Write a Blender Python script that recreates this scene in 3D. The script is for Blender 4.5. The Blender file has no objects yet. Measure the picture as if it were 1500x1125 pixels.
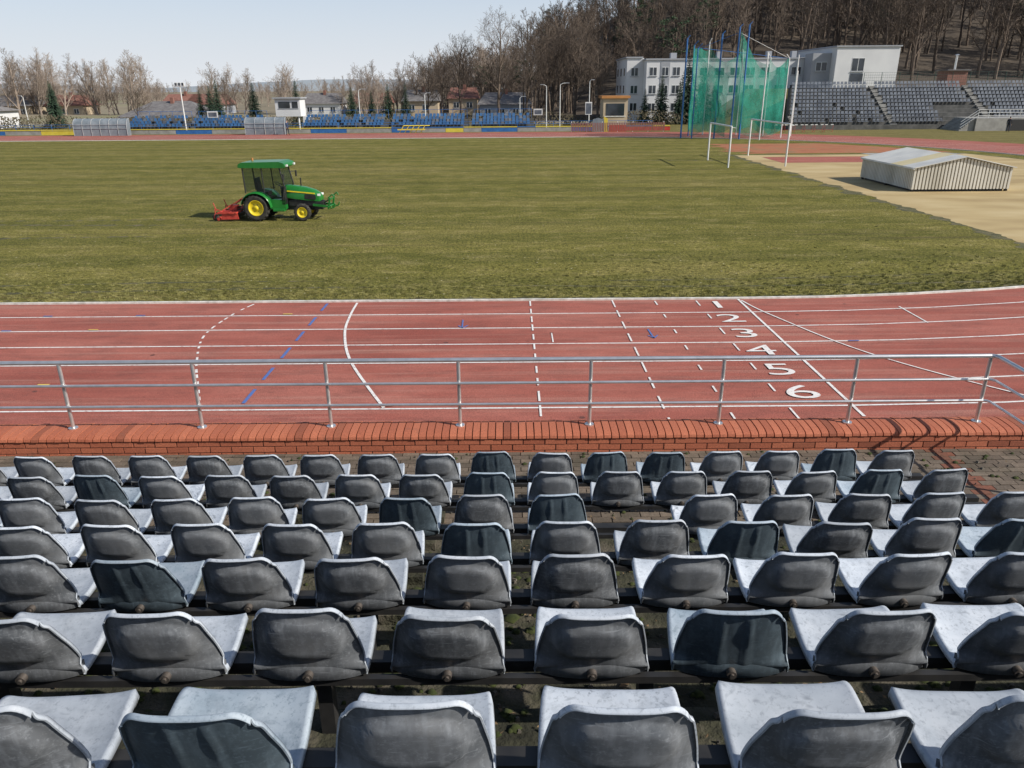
import bpy, math, random
from mathutils import Vector, Matrix, noise
R=random.Random(7)
S=bpy.context.scene
rad=math.radians
# ---------------------------------------------------------------- materials
def nodes(name):
    m=bpy.data.materials.new(name); m.use_nodes=True
    nt=m.node_tree; b=nt.nodes['Principled BSDF']
    return m,nt,b
def ramp(nt,cols,lo=.3,hi=.7):
    r=nt.nodes.new('ShaderNodeValToRGB'); e=r.color_ramp.elements
    n=len(cols)
    while len(e)<n: e.new(.5)
    for i,c in enumerate(cols):
        e[i].position=lo+(hi-lo)*i/max(1,n-1); e[i].color=(*c,1)
    return r
def coords(nt,stretch=(1,1,1),kind='Object'):
    t=nt.nodes.new('ShaderNodeTexCoord'); mp=nt.nodes.new('ShaderNodeMapping')
    mp.inputs['Scale'].default_value=stretch
    nt.links.new(t.outputs[kind],mp.inputs[0]); return mp.outputs[0]
def noi(nt,co,scale,detail=4,rough=.6):
    n=nt.nodes.new('ShaderNodeTexNoise'); n.inputs['Scale'].default_value=scale
    n.inputs['Detail'].default_value=detail; n.inputs['Roughness'].default_value=rough
    nt.links.new(co,n.inputs['Vector']); return n.outputs['Fac']
def mixc(nt,fac,a,b,mode='MIX'):
    m=nt.nodes.new('ShaderNodeMix'); m.data_type='RGBA'; m.blend_type=mode
    for s,v in ((m.inputs[0],fac),(m.inputs[6],a),(m.inputs[7],b)):
        if hasattr(v,'is_output'): nt.links.new(v,s)
        elif isinstance(v,(int,float)): s.default_value=v
        else: s.default_value=(*v,1)
    return m.outputs[2]
def bumpn(nt,b,h,strength,dist=.02):
    bp=nt.nodes.new('ShaderNodeBump'); bp.inputs['Strength'].default_value=strength
    bp.inputs['Distance'].default_value=dist
    nt.links.new(h,bp.inputs['Height']); nt.links.new(bp.outputs[0],b.inputs['Normal'])
def M(name,cols,scale=3,rough=.75,bump=0,bscale=None,metal=0,stretch=(1,1,1),dist=.02,objrand=0,lo=.3,hi=.7,bd=None):
    m,nt,b=nodes(name); co=coords(nt,stretch)
    if len(cols)==1: cols=[tuple(c*.88 for c in cols[0]),tuple(min(1,c*1.1) for c in cols[0])]
    f=noi(nt,co,scale,2); r=ramp(nt,cols,lo,hi); nt.links.new(f,r.inputs[0]); c=r.outputs[0]
    if objrand:
        oi=nt.nodes.new('ShaderNodeObjectInfo'); hs=nt.nodes.new('ShaderNodeHueSaturation')
        mr=nt.nodes.new('ShaderNodeMapRange'); mr.inputs[3].default_value=1-objrand; mr.inputs[4].default_value=1+objrand
        nt.links.new(oi.outputs['Random'],mr.inputs[0]); nt.links.new(mr.outputs[0],hs.inputs['Value'])
        nt.links.new(c,hs.inputs['Color']); c=hs.outputs[0]
    nt.links.new(c,b.inputs['Base Color'])
    b.inputs['Roughness'].default_value=rough; b.inputs['Metallic'].default_value=metal
    if bump:
        bumpn(nt,b,noi(nt,co,bscale or scale*4,2),bump,dist)
    return m
def thr(nt,v,a,b_):
    mr=nt.nodes.new('ShaderNodeMapRange'); mr.inputs[1].default_value=a; mr.inputs[2].default_value=b_
    nt.links.new(v,mr.inputs[0]); return mr.outputs[0]
def grass_mat(name,dead=0.0):
    m,nt,b=nodes(name); co=coords(nt)
    big=noi(nt,coords(nt,(.5,1,1)),.12,3,.6); mid=noi(nt,coords(nt,(.6,1.1,1)),1.1,4,.78); fine=noi(nt,co,9,3,.8); vf=noi(nt,co,45,1,.7)
    r1=ramp(nt,[(.125,.124,.028),(.185,.170,.046),(.25,.210,.080)],.34,.68); nt.links.new(big,r1.inputs[0])
    r2=ramp(nt,[(.090,.095,.022),(.185,.170,.048),(.36,.30,.14)],.34,.70); nt.links.new(mid,r2.inputs[0])
    c=mixc(nt,.55,r1.outputs[0],r2.outputs[0])
    r3=ramp(nt,[(.36,.36,.33),(1,1,1),(1.6,1.52,1.38)],.34,.68); nt.links.new(fine,r3.inputs[0])
    c=mixc(nt,.95,c,r3.outputs[0],'MULTIPLY')
    r4=ramp(nt,[(.5,.5,.45),(1.4,1.4,1.35)],.35,.65); nt.links.new(vf,r4.inputs[0])
    c=mixc(nt,.8,c,r4.outputs[0],'MULTIPLY')
    st=noi(nt,coords(nt,(.045,1.5,1)),1.0,3,.65)
    c=mixc(nt,thr(nt,st,.58,.78),c,(.115,.092,.042))
    # faint alternate mowing passes
    wv=nt.nodes.new('ShaderNodeTexWave'); wv.wave_type='BANDS'; wv.bands_direction='Y'; wv.inputs['Scale'].default_value=.085; wv.inputs['Distortion'].default_value=.6; nt.links.new(co,wv.inputs['Vector'])
    rw=ramp(nt,[(.86,.88,.86),(1.12,1.10,1.10)],.4,.6); nt.links.new(wv.outputs['Fac'],rw.inputs[0]); c=mixc(nt,.8,c,rw.outputs[0],'MULTIPLY')
    v=nt.nodes.new('ShaderNodeTexVoronoi'); v.inputs['Scale'].default_value=2.1; nt.links.new(co,v.inputs['Vector'])
    c=mixc(nt,thr(nt,v.outputs['Distance'],.075,.045),c,(.52,.47,.30))
    if dead:
        c=mixc(nt,dead,c,(.20,.155,.09))
    nt.links.new(c,b.inputs['Base Color']); b.inputs['Roughness'].default_value=.95
    b.inputs['Specular IOR Level'].default_value=.1
    bumpn(nt,b,fine,.9,.08)
    return m
def track_mat():
    m,nt,b=nodes('tartan_red'); co=coords(nt)
    big=noi(nt,coords(nt,(.3,1,1)),.5,4,.65); fine=noi(nt,co,60,1,.8); blot=noi(nt,coords(nt,(.5,1.4,1)),1.6,5,.74)
    r=ramp(nt,[(.285,.083,.062),(.36,.115,.086),(.42,.155,.118)],.32,.7); nt.links.new(big,r.inputs[0])
    c=mixc(nt,thr(nt,blot,.46,.80),r.outputs[0],(.205,.078,.062))
    c=mixc(nt,thr(nt,noi(nt,coords(nt,(.08,2.2,1)),1.2,4,.72),.50,.85),c,(.47,.26,.205))
    st=nt.nodes.new('ShaderNodeTexVoronoi'); st.inputs['Scale'].default_value=.9; nt.links.new(co,st.inputs['Vector'])
    c=mixc(nt,thr(nt,st.outputs['Distance'],.06,.04),c,(.14,.06,.05))
    r4=ramp(nt,[(.68,.68,.68),(1.25,1.22,1.2)],.35,.65); nt.links.new(fine,r4.inputs[0])
    c=mixc(nt,.85,c,r4.outputs[0],'MULTIPLY')
    nt.links.new(c,b.inputs['Base Color']); b.inputs['Roughness'].default_value=.85
    b.inputs['Specular IOR Level'].default_value=.2
    bumpn(nt,b,fine,.5,.01); return m
def attr_mat(name,rough=.85,bump=.4,bs=60,dirt=(.12,.08,.06),da=.62):
    m,nt,b=nodes(name); a=nt.nodes.new('ShaderNodeAttribute'); a.attribute_name='Col'
    co=coords(nt); f=noi(nt,co,bs,2,.7); r=ramp(nt,[(.7,.7,.7),(1.2,1.2,1.2)],.3,.7); nt.links.new(f,r.inputs[0])
    f2=noi(nt,co,3,4,.7)
    c=mixc(nt,.8,a.outputs[0],r.outputs[0],'MULTIPLY')
    c=mixc(nt,thr(nt,f2,da,.9),c,dirt)
    nt.links.new(c,b.inputs['Base Color']); b.inputs['Roughness'].default_value=rough
    bumpn(nt,b,f,bump,.004); return m
def paint_mat(name,col,wear=.35,under=(.33,.11,.09)):
    m,nt,b=nodes(name); co=coords(nt); f=noi(nt,co,11,5,.8)
    c=mixc(nt,thr(nt,f,.50,.58+(1-wear)*.3),col,under)
    nt.links.new(c,b.inputs['Base Color']); b.inputs['Roughness'].default_value=.7; return m
def net_mat():
    m,nt,b=nodes('green_netting'); co=coords(nt,(1,1,.6))
    f=noi(nt,co,.9,3,.7); r=ramp(nt,[(.02,.28,.19),(.05,.47,.34)],.35,.65); nt.links.new(f,r.inputs[0])
    nt.links.new(r.outputs[0],b.inputs['Base Color']); b.inputs['Roughness'].default_value=.8
    tl=nt.nodes.new('ShaderNodeBsdfTranslucent'); nt.links.new(r.outputs[0],tl.inputs[0])
    m1=nt.nodes.new('ShaderNodeMixShader'); m1.inputs[0].default_value=.45; nt.links.new(b.outputs[0],m1.inputs[1]); nt.links.new(tl.outputs[0],m1.inputs[2])
    tr=nt.nodes.new('ShaderNodeBsdfTransparent'); mx=nt.nodes.new('ShaderNodeMixShader')
    nt.links.new(thr(nt,noi(nt,co,.6,2,.6),.3,.75),mx.inputs[0])
    nt.links.new(m1.outputs[0],mx.inputs[2]); nt.links.new(tr.outputs[0],mx.inputs[1])
    mr=mx.inputs[0].links[0].from_node; mr.inputs[3].default_value=.30; mr.inputs[4].default_value=.72
    nt.links.new(mx.outputs[0],nt.nodes['Material Output'].inputs[0]); return m

m_grass=grass_mat('pitch_grass'); m_ground=grass_mat('rough_grass',.35)
m_track=track_mat()
m_white=paint_mat('white_line_paint',(.80,.78,.74),.45)
m_blueline=paint_mat('blue_line_paint',(.07,.16,.42),.5)
m_yelline=paint_mat('yellow_line_paint',(.7,.5,.1),.5)
m_curb=M('curb_white',[(.5,.48,.42),(.80,.78,.72)],6)
m_tan=M('sand_surface',[(.33,.235,.105),(.43,.32,.150),(.50,.39,.205)],.35,.95,.4,20,stretch=(.6,1.2,1))
m_clay=M('red_clay',[(.27,.09,.04),(.36,.13,.055),(.22,.14,.06)],.5,.95,.4,10)
m_dirt=M('edge_dirt',[(.05,.045,.02),(.10,.095,.035),(.16,.13,.07)],2.5,.95,.8,18,dist=.05)
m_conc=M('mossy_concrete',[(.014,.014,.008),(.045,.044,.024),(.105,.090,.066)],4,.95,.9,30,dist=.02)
m_concl=M('light_concrete',[(.24,.23,.21),(.36,.35,.32)],1.2,.9,.3,10)
m_concd=M('stand_concrete',[(.07,.07,.065),(.14,.135,.125)],1.2,.9,.3,10)
m_brick=attr_mat('brick'); m_mortar=M('mortar',[(.08,.06,.05),(.16,.13,.105)],20,.95,.5,60)
m_steel=M('steel_tube',[(.62,.61,.60),(.78,.77,.75)],8,.3,0,metal=.75)
m_dark=M('dark_steel',[(.012,.012,.013),(.03,.028,.026)],9,.6)
m_bolt=M('rusty_bolt',[(.10,.09,.08),(.2,.17,.15)],30,.5,metal=.6)
m_bark=M('bark_brown',[(.085,.062,.046),(.17,.13,.098)],1.2,.95,objrand=.4)
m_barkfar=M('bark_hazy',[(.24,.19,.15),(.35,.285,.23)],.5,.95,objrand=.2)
m_spruce=M('spruce_needles',[(.008,.022,.012),(.028,.055,.026)],1.2,.9,objrand=.3)
m_pine=M('pine_needles',[(.02,.045,.02),(.05,.085,.035)],.8,.9,objrand=.3)
m_litter=M('forest_floor',[(.045,.034,.025),(.10,.075,.05)],.15,1)
m_field=M('winter_fields',[(.17,.14,.09),(.24,.20,.13),(.20,.20,.09)],.02,1)
m_whitewall=M('white_render_wall',[(.60,.60,.60),(.70,.70,.69)],.3,.9,.1,6)
m_greywall=M('grey_render_wall',[(.30,.31,.33),(.38,.39,.41)],.3,.9)
m_glass=M('window_glass',[(.02,.025,.03),(.06,.07,.085)],.6,.08)
m_roof=M('roof_grey',[(.12,.11,.11),(.20,.19,.185)],1.5,.8)
m_redroof=M('roof_red',[(.20,.09,.065),(.27,.13,.10)],1.5,.8)
m_tanwall=M('tan_wall',[(.42,.33,.22),(.52,.42,.30)],.4,.9)
m_orange=M('orange_band',[(.45,.2,.06)],1)
m_blue=M('blue_paint',[(.02,.10,.30),(.04,.17,.44)],1.5,.5)
m_bluestand=M('blue_seat_plastic',[(.03,.09,.20),(.06,.16,.32)],1.5,.5)
m_bluegrey=M('bluegrey_plastic',[(.06,.072,.095),(.17,.19,.22)],.9,.55)
m_yellow=M('yellow_paint',[(.6,.46,.04),(.72,.58,.08)],1.5,.6)
m_redp=M('red_paint',[(.42,.03,.025),(.55,.06,.05)],3,.45)
m_metalw=M('white_enamel',[(.6,.6,.58),(.8,.8,.77)],2,.5)
m_alu=M('dull_aluminium',[(.30,.32,.33),(.42,.44,.45)],2,.5)
m_corr=M('corrugated_sheet',[(.52,.49,.41),(.70,.67,.59)],.8,.5,stretch=(1,1,.3))
m_corrd=M('sheet_shadow_gap',[(.30,.27,.21),(.40,.36,.29)],1,.6)
m_rooflt=M('shed_roof',[(.55,.54,.50),(.72,.70,.63)],.7,.4)
m_creamp=M('cream_panel',[(.62,.52,.28),(.70,.60,.36)],1,.5)
m_shelter=M('shelter_polycarbonate',[(.15,.18,.20),(.27,.30,.32)],1,.3)
m_net=net_mat()
m_fence=M('green_fence_wire',[(.03,.07,.05)],1)
m_green=M('tractor_green',[(.012,.15,.022),(.022,.20,.035)],2,.28)
m_tyel=M('tractor_yellow',[(.75,.55,.02),(.85,.66,.03)],3,.35)
m_black=M('black_plastic',[(.012,.012,.012),(.03,.03,.03)],8,.5)
m_tyre=M('tyre_rubber',[(.02,.019,.017),(.06,.055,.045)],6,.9)
m_mred=M('mower_red',[(.45,.04,.03),(.6,.08,.05)],5,.5)
def cabglass():
    m,nt,b=nodes('cab_glass'); b.inputs['Base Color'].default_value=(.03,.045,.045,1); b.inputs['Roughness'].default_value=.05
    tr=nt.nodes.new('ShaderNodeBsdfTransparent'); tr.inputs[0].default_value=(.72,.8,.77,1)
    mx=nt.nodes.new('ShaderNodeMixShader'); mx.inputs[0].default_value=.25
    nt.links.new(tr.outputs[0],mx.inputs[1]); nt.links.new(b.outputs[0],mx.inputs[2]); nt.links.new(mx.outputs[0],nt.nodes['Material Output'].inputs[0]); return m
m_cabglass=cabglass()

# ---------------------------------------------------------------- mesh builder
class MB:
    def __init__(s): s.v=[];s.f=[];s.m=[];s.sm=[];s.mats=[];s.col=[]
    def mi(s,m):
        if m not in s.mats: s.mats.append(m)
        return s.mats.index(m)
    def add(s,vs,fs,m,smooth=False,col=None):
        o=len(s.v); s.v.extend([tuple(v) for v in vs]); k=s.mi(m)
        for f in fs: s.f.append(tuple(i+o for i in f)); s.m.append(k); s.sm.append(smooth); s.col.append(col)
    def box(s,c,d,m,rz=0,col=None,rx=0,ry=0):
        x,y,z=[a/2 for a in d]
        vs=[Vector((i*x,j*y,k*z)) for i in(-1,1) for j in(-1,1) for k in(-1,1)]
        if rz or rx or ry:
            mt=Matrix.Rotation(rz,3,'Z')@Matrix.Rotation(ry,3,'Y')@Matrix.Rotation(rx,3,'X'); vs=[mt@v for v in vs]
        vs=[v+Vector(c) for v in vs]
        s.add(vs,[(0,1,3,2),(4,6,7,5),(0,4,5,1),(2,3,7,6),(0,2,6,4),(1,5,7,3)],m,False,col)
    def bb(s,a,b,m,col=None):
        s.box([(a[i]+b[i])/2 for i in range(3)],[abs(b[i]-a[i]) for i in range(3)],m,0,col)
    def cyl(s,p,q,r,m,n=8,r2=None,cap=True,smooth=True):
        p=Vector(p);q=Vector(q); r2=r if r2 is None else r2
        d=(q-p).normalized(); a=d.orthogonal().normalized(); b=d.cross(a)
        vs=[]
        for P,rr in((p,r),(q,r2)):
            for i in range(n):
                t=2*math.pi*i/n; vs.append(P+a*math.cos(t)*rr+b*math.sin(t)*rr)
        s.add(vs,[(i,(i+1)%n,n+(i+1)%n,n+i) for i in range(n)],m,smooth)
        if cap:
            s.add(vs[:n],[tuple(range(n))[::-1]],m); s.add(vs[n:],[tuple(range(n))],m)
    def path(s,pts,r,m,n=8):
        for a,b in zip(pts[:-1],pts[1:]): s.cyl(a,b,r,m,n)
    def prism(s,prof,y0,y1,m,smooth=False):
        n=len(prof)
        vs=[(x,y0,z) for x,z in prof]+[(x,y1,z) for x,z in prof]
        s.add(vs,[tuple(range(n)),tuple(range(n,2*n))[::-1]],m)
        s.add(vs,[(i,n+i,n+(i+1)%n,(i+1)%n) for i in range(n)],m,smooth)
    def lathe(s,prof,c,m,n=28,smooth=True):
        vs=[]
        for r,y in prof:
            for i in range(n):
                t=2*math.pi*i/n; vs.append((c[0]+r*math.cos(t),c[1]+y,c[2]+r*math.sin(t)))
        fs=[]
        for j in range(len(prof)-1):
            for i in range(n): fs.append((j*n+i,j*n+(i+1)%n,(j+1)*n+(i+1)%n,(j+1)*n+i))
        s.add(vs,fs,m,smooth)
    def mesh(s,name):
        me=bpy.data.meshes.new(name); me.from_pydata(s.v,[],s.f)
        for m in s.mats: me.materials.append(m)
        me.polygons.foreach_set('material_index',s.m); me.polygons.foreach_set('use_smooth',s.sm)
        if any(c is not None for c in s.col):
            ca=me.color_attributes.new('Col','FLOAT_COLOR','CORNER'); arr=[]
            for p,c in zip(me.polygons,s.col):
                c=c or (.3,.3,.3)
                arr.extend([c[0],c[1],c[2],1]*p.loop_total)
            ca.data.foreach_set('color',arr)
        me.update(); return me
    def obj(s,name,parent=None,loc=(0,0,0),bevel=0,fix=True):
        me=s.mesh(name)
        o=link(name,me,loc,parent)
        if fix:
            import bmesh
            bm=bmesh.new(); bm.from_mesh(me); bmesh.ops.recalc_face_normals(bm,faces=bm.faces); bm.to_mesh(me); bm.free()
        if bevel:
            b=o.modifiers.new('bevel','BEVEL'); b.width=bevel; b.segments=2; b.limit_method='ANGLE'
        return o
def link(name,me,loc=(0,0,0),parent=None,rz=0,sc=None):
    o=bpy.data.objects.new(name,me); S.collection.objects.link(o); o.location=loc; o.rotation_euler=(0,0,rz)
    if sc: o.scale=sc if not isinstance(sc,(int,float)) else (sc,)*3
    if parent: o.parent=parent
    return o
def empty(name,loc=(0,0,0),rz=0):
    o=bpy.data.objects.new(name,None); S.collection.objects.link(o); o.location=loc; o.rotation_euler=(0,0,rz); return o
def ss(t): t=max(0,min(1,t)); return t*t*(3-2*t)

# ---------------------------------------------------------------- ground
CX,CY,RI,LX=6.17,56.7,36.5,-78.2
def hgt(x,y):
    h=30*ss((y-138)/130)*ss((x+25)/90)
    h+=5.0*ss((x-33)/5)*ss((y-109)/8)*(1-ss((y-400)/200))
    h+=2.5*noise.noise(Vector((x*.02,y*.02,3)))*ss((y-150)/60)
    if y<9: h=0
    return h
def rng(a,b,st): 
    o=[];v=a
    while v<b: o.append(v); v+=st
    return o+[b]
xs=[-4000,-2000,-1000,-600]+rng(-400,400,5)+[600,1000,2000,4000]
ys=[-600,-200]+rng(-40,420,5)+[520,700,1000,1600,2500,4500]
mb=MB(); vs=[(x,y,hgt(x,y)*(1 if y<700 else .3)) for y in ys for x in xs]; nx=len(xs)
fs=[];ff=[];fd=[]
for j in range(len(ys)-1):
    for i in range(nx-1):
        f=(j*nx+i,j*nx+i+1,(j+1)*nx+i+1,(j+1)*nx+i)
        (ff if (ys[j]>=140 and xs[i]>-25 and ys[j]<420) else fd if ys[j]>125 else fs).append(f)
mb.add(vs,fs+ff+fd,m_ground,True)
k=mb.mi(m_litter); k2=mb.mi(m_field)
for i in range(len(fs),len(fs)+len(ff)): mb.m[i]=k
for i in range(len(fs)+len(ff),len(mb.m)): mb.m[i]=k2
mb.obj('ground',fix=False)

def oval(Rr,n=48):
    p=[(LX+(CX-LX)*i/10,CY-Rr) for i in range(10)]
    p+=[(CX+Rr*math.sin(math.pi*i/n),CY-Rr*math.cos(math.pi*i/n)) for i in range(n)]
    p+=[(CX+(LX-CX)*i/10,CY+Rr) for i in range(10)]
    p+=[(LX-Rr*math.sin(math.pi*i/n),CY+Rr*math.cos(math.pi*i/n)) for i in range(n)]
    return p
def ring(mb,r0,r1,z,m,z1=None):
    a=oval(r0);b=oval(r1);n=len(a); z1=z if z1 is None else z1
    mb.add([(x,y,z) for x,y in a]+[(x,y,z1) for x,y in b],[(i,n+i,n+(i+1)%n,(i+1)%n) for i in range(n)],m)
mb=MB(); a=oval(RI); mb.add([(x,y,.006) for x,y in a],[tuple(range(len(a)))],m_grass); mb.obj('grass_pitch')
mb=MB(); ring(mb,RI,48.1,.012,m_track); mb.obj('running_track')
mb=MB(); n=900; V=[]
for i in range(n+1):
    x=-70+76*i/n; e=.32+.22*noise.noise(Vector((x*1.3,0,0)))+.16*noise.noise(Vector((x*5,3,0)))
    V+=[(x,CY-RI,.011),(x,CY-RI+e,.011)]
mb.add(V,[(2*i,2*i+2,2*i+3,2*i+1) for i in range(n)],m_dirt)
V=[]
for i in range(n+1):
    a=math.pi*.6*i/n; e=.32+.22*noise.noise(Vector((a*45,9,0)))+.16*noise.noise(Vector((a*180,3,0)))
    for r in(RI,RI-e): V.append((CX+r*math.sin(a),CY-r*math.cos(a),.011))
mb.add(V,[(2*i,2*i+2,2*i+3,2*i+1) for i in range(n)],m_dirt)
for (x0,x1,yy,w) in((-23,-3,21.6,.26),(-22,-5,22.4,.18),(-1,16,21.9,.24),(2,14,22.7,.16),(-26,-14,30.2,.4),(-30,-13,33.4,.35),(-30,-13,34.8,.35),(10,19,62,.5)):
    V=[];q=220
    for i in range(q+1):
        x=x0+(x1-x0)*i/q; f=min(1,i/30,(q-i)/30); a=noise.noise(Vector((x*2.5,yy,0))); e=w*f*max(0,.45+1.3*a); d=.25*math.sin(x*.25+yy)
        V+=[(x,yy-e/2+d,.010),(x,yy+e/2+d,.010)]
    mb.add(V,[(2*i,2*i+2,2*i+3,2*i+1) for i in range(q)],m_dirt)
mb.obj('worn_turf')
mb=MB(); m_tuft=M('grass_blades',[(.13,.13,.035),(.26,.23,.08)],3,.9)
for i in range(7000):
    x=R.uniform(-16,17); 
    yb=CY-math.sqrt(RI*RI-max(0,x-CX)**2)
    y=yb+.02+abs(R.gauss(0,.8))+(R.expovariate(.6) if R.random()<.5 else 0); h=R.uniform(.03,.075); a=R.uniform(0,3.14); dx=math.cos(a)*.018; dy=math.sin(a)*.018; lx=R.uniform(-.05,.05)
    for q in(-1,0,1):
        mb.add([(x-dx+q*.03,y-dy,.0),(x+dx+q*.03,y+dy,.0),(x+lx+q*.05,y+R.uniform(-.03,.03),h)],[(0,1,2)],m_tuft)
mb.obj('grass_tufts',fix=False)
mb=MB()
ring(mb,RI-.03,RI-.03,.0,m_curb,.06); ring(mb,RI-.03,RI+.05,.06,m_curb); ring(mb,RI+.05,RI+.05,.06,m_curb,0); mb.obj('track_curb')
LY=[CY-RI-1.32-1.235*k for k in range(6)]
mk=MB(); ZM=.018
for y in LY:
    r=CY-y; ring(mk,r-.027,r+.027,ZM,m_white)
def stroke(pts,w,m,dash=None,z=.023):
    P=[Vector((x,y)) for x,y in pts]
    out=[];
    for a,b in zip(P[:-1],P[1:]):
        n=max(1,int((b-a).length/.1))
        out+= [a.lerp(b,i/n) for i in range(n)]
    out.append(P[-1]); acc=0
    for a,b in zip(out[:-1],out[1:]):
        L=(b-a).length
        if dash is None or (acc%(dash[0]+dash[1]))<dash[0]:
            d=(b-a).normalized(); nn=Vector((-d.y,d.x))*w/2
            mk.add([(a.x-nn.x,a.y-nn.y,z),(b.x-nn.x,b.y-nn.y,z),(b.x+nn.x,b.y+nn.y,z),(a.x+nn.x,a.y+nn.y,z)],[(0,1,2,3)],m)
        acc+=L
def smoothpts(p,n=8):
    o=[]
    P=[p[0]]+p+[p[-1]]
    for i in range(1,len(P)-2):
        for k in range(n):
            t=k/n; q=[]
            for c in(0,1):
                a,b,d,e=P[i-1][c],P[i][c],P[i+1][c],P[i+2][c]
                q.append(.5*(2*b+(d-a)*t+(2*a-5*b+4*d-e)*t*t+(3*b-a-3*d+e)*t**3))
            o.append(tuple(q))
    return o+[p[-1]]
stroke([(6.2,20.12),(6.2,12.2)],.06,m_white)
stroke(smoothpts([(-4.2,20.05),(-4.15,18.8),(-3.98,17.3),(-3.45,15.3),(-2.35,12.75)]),.06,m_white)
stroke(smoothpts([(-7.0,20.0),(-7.25,18.9),(-7.3,17.2),(-6.75,15.3),(-6.1,13.7),(-5.6,12.5)]),.05,m_white,(.2,.2))
stroke([(-5,20),(-5,12.6)],.07,m_blueline,(.7,.55))
stroke([(.51,20.1),(.51,12)],.04,m_white,(.45,.28),z=.026)
stroke([(2.75,20.1),(2.75,12)],.04,m_white,(.62,.36),z=.026)
stroke([(3.9,20.0),(3.9,12)],.04,m_white,(.35,.9),z=.026)
stroke([(5.02,20.0),(5.02,12)],.04,m_white,(.45,.78),z=.026)
stroke(smoothpts([(6.25,20.0),(6.6,18.6),(7.75,15.6),(9.6,13.1),(11.5,11.3)]),.045,m_white,z=.027)
stroke([(10.2,19.3),(10.2,17.8)],.04,m_white)
for x,y in((-1.2,17.9),(3.3,17.0)):
    stroke([(x-.02,y+.45),(x,y-.25)],.04,m_blueline); stroke([(x-.1,y-.05),(x+.01,y-.25)],.04,m_blueline); stroke([(x+.13,y-.02),(x+.01,y-.25)],.04,m_blueline)
for k,(x,y) in enumerate([(-12,18.87),(-10.2,17.64),(-9.6,18.87),(-8.2,15.17),(-12.3,17.6),(-5.8,18.9),(-3.8,15.2),(-2.3,12.75),(7.8,16.35),(-9.3,13.95)]):
    stroke([(x-.12,y+.08),(x+.12,y+.08)],.06,m_yelline if k%2 else m_blueline,z=.03)
stroke([(.95,17.2),(.95,16.5)],.03,m_white)
mk.obj('track_markings')
for k in range(6):
    cu=bpy.data.curves.new('lane_number','FONT'); cu.body=str(k+1); cu.size=1.2; cu.align_x='CENTER'; cu.align_y='CENTER'; cu.offset=-.004
    o=bpy.data.objects.new('tmp',cu); S.collection.objects.link(o)
    bpy.context.view_layer.update()
    me=bpy.data.meshes.new_from_object(o.evaluated_get(bpy.context.evaluated_depsgraph_get())); bpy.data.objects.remove(o)
    me.materials.clear(); me.materials.append(m_white)
    o=link('lane_number',me,(5.50,CY-RI-.65-1.235*k-(0.05 if k else 0),.03)); o.scale=(1.22,.80,1)
def zone(name,x0,y0,y1,Rr,z,m,xmax=999,n=30,rag=0.0,fq=.7):
    mb=MB(); vs=[]
    for i in range(n+1):
        y=y0+(y1-y0)*i/n; x1=min(xmax,CX+math.sqrt(max(0,Rr*Rr-(y-CY)**2)))
        j=rag*(noise.noise(Vector((y*fq,x0,0)))+.4*noise.noise(Vector((y*fq*4,x0,2))))
        vs+=[(min(x0+j,x1),y,z),(x1,y,z)]
    mb.add(vs,[(2*i,2*i+1,2*i+3,2*i+2) for i in range(n)],m); mb.obj(name)
zone('sand_area',18.9,26.6,66.5,33.6,.012,m_tan,rag=.5,n=300)
zone('dirt_border',18.5,26.0,67,33.9,.009,m_dirt,n=300,rag=.9,fq=.9)
zone('jump_runway',20.6,59.5,64.5,33,.018,m_track,xmax=36)
zone('clay_area',20,68,80,34,.014,m_clay,rag=3,n=60)
zone('footpath',30,65.8,67.6,33,.022,m_concl)

# ---------------------------------------------------------------- brick wall, coping, railing
WY0,WY1,WT,PZ=8.12,8.56,1.65,1.40
def bcol(k=1):
    t=R.random(); 
    c=Vector((.38,.110,.056)).lerp(Vector((.49,.155,.080)),t)
    if R.random()<.07: c*=.7
    return tuple(c*k)
mb=MB(); X0,X1=-14,14
mb.bb((X0,WY0+.012,0),(X1,WY1-.012,WT-.05),m_mortar)
x=X0
while x<X1:
    w=.080; j=R.uniform(-.0035,.0035); c=bcol(); prof=[]
    for i in range(11):
        a=math.pi*i/10
        prof.append((WY0+.22-math.copysign(abs(math.cos(a))**.75,math.cos(a))*.235+j, WT-.062+.062*math.sin(a)**.7+j))
    prof=[(WY0-.015+j,WT-.066)]+prof+[(WY1+.015+j,WT-.066)]
    n=len(prof); vs=[(x,y,z) for y,z in prof]+[(x+w,y,z) for y,z in prof]
    mb.add(vs,[tuple(range(n)),tuple(range(n,2*n))[::-1]]+[(i,i+1,n+i+1,n+i) for i in range(n-1)],m_brick,False,c)
    x+=.0915+R.uniform(-.0015,.0015)
for side in(0,1):
    zz=WT-.078; row=0
    while zz>(PZ-.03 if side==0 else -.05):
        x=X0+(.13 if row%2 else 0)
        while x<X1:
            yy=WY0 if side==0 else WY1-.02
            j=R.uniform(-.003,.003)
            mb.bb((x,yy+j,zz-.064),(x+.243,yy+.02+j,zz),m_brick,bcol(1.05)); x+=.257
        zz-=.077; row+=1
mb.obj('brick_wall')
mb=MB(); PYr=8.36
posts=[.93+1.56*k for k in range(-9,4)]
for x in posts:
    mb.cyl((x,PYr,WT-.02),(x,PYr,2.47),.023,m_steel,12); mb.cyl((x,PYr,WT-.012),(x,PYr,WT+.012),.055,m_steel,14)
CXR=posts[-1]+.06
for z,r,dy in((2.49,.026,0),(2.21,.017,-.035),(1.94,.017,-.035)):
    mb.cyl((X0,PYr+dy,z),(CXR-.06,PYr+dy,z),r,m_steel,12)
    mb.path([(CXR-.06,PYr+dy,z),(CXR-.02,PYr+dy-.02,z),(CXR,PYr+dy-.06,z),(CXR,4.6,z)],r,m_steel,12)
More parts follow.
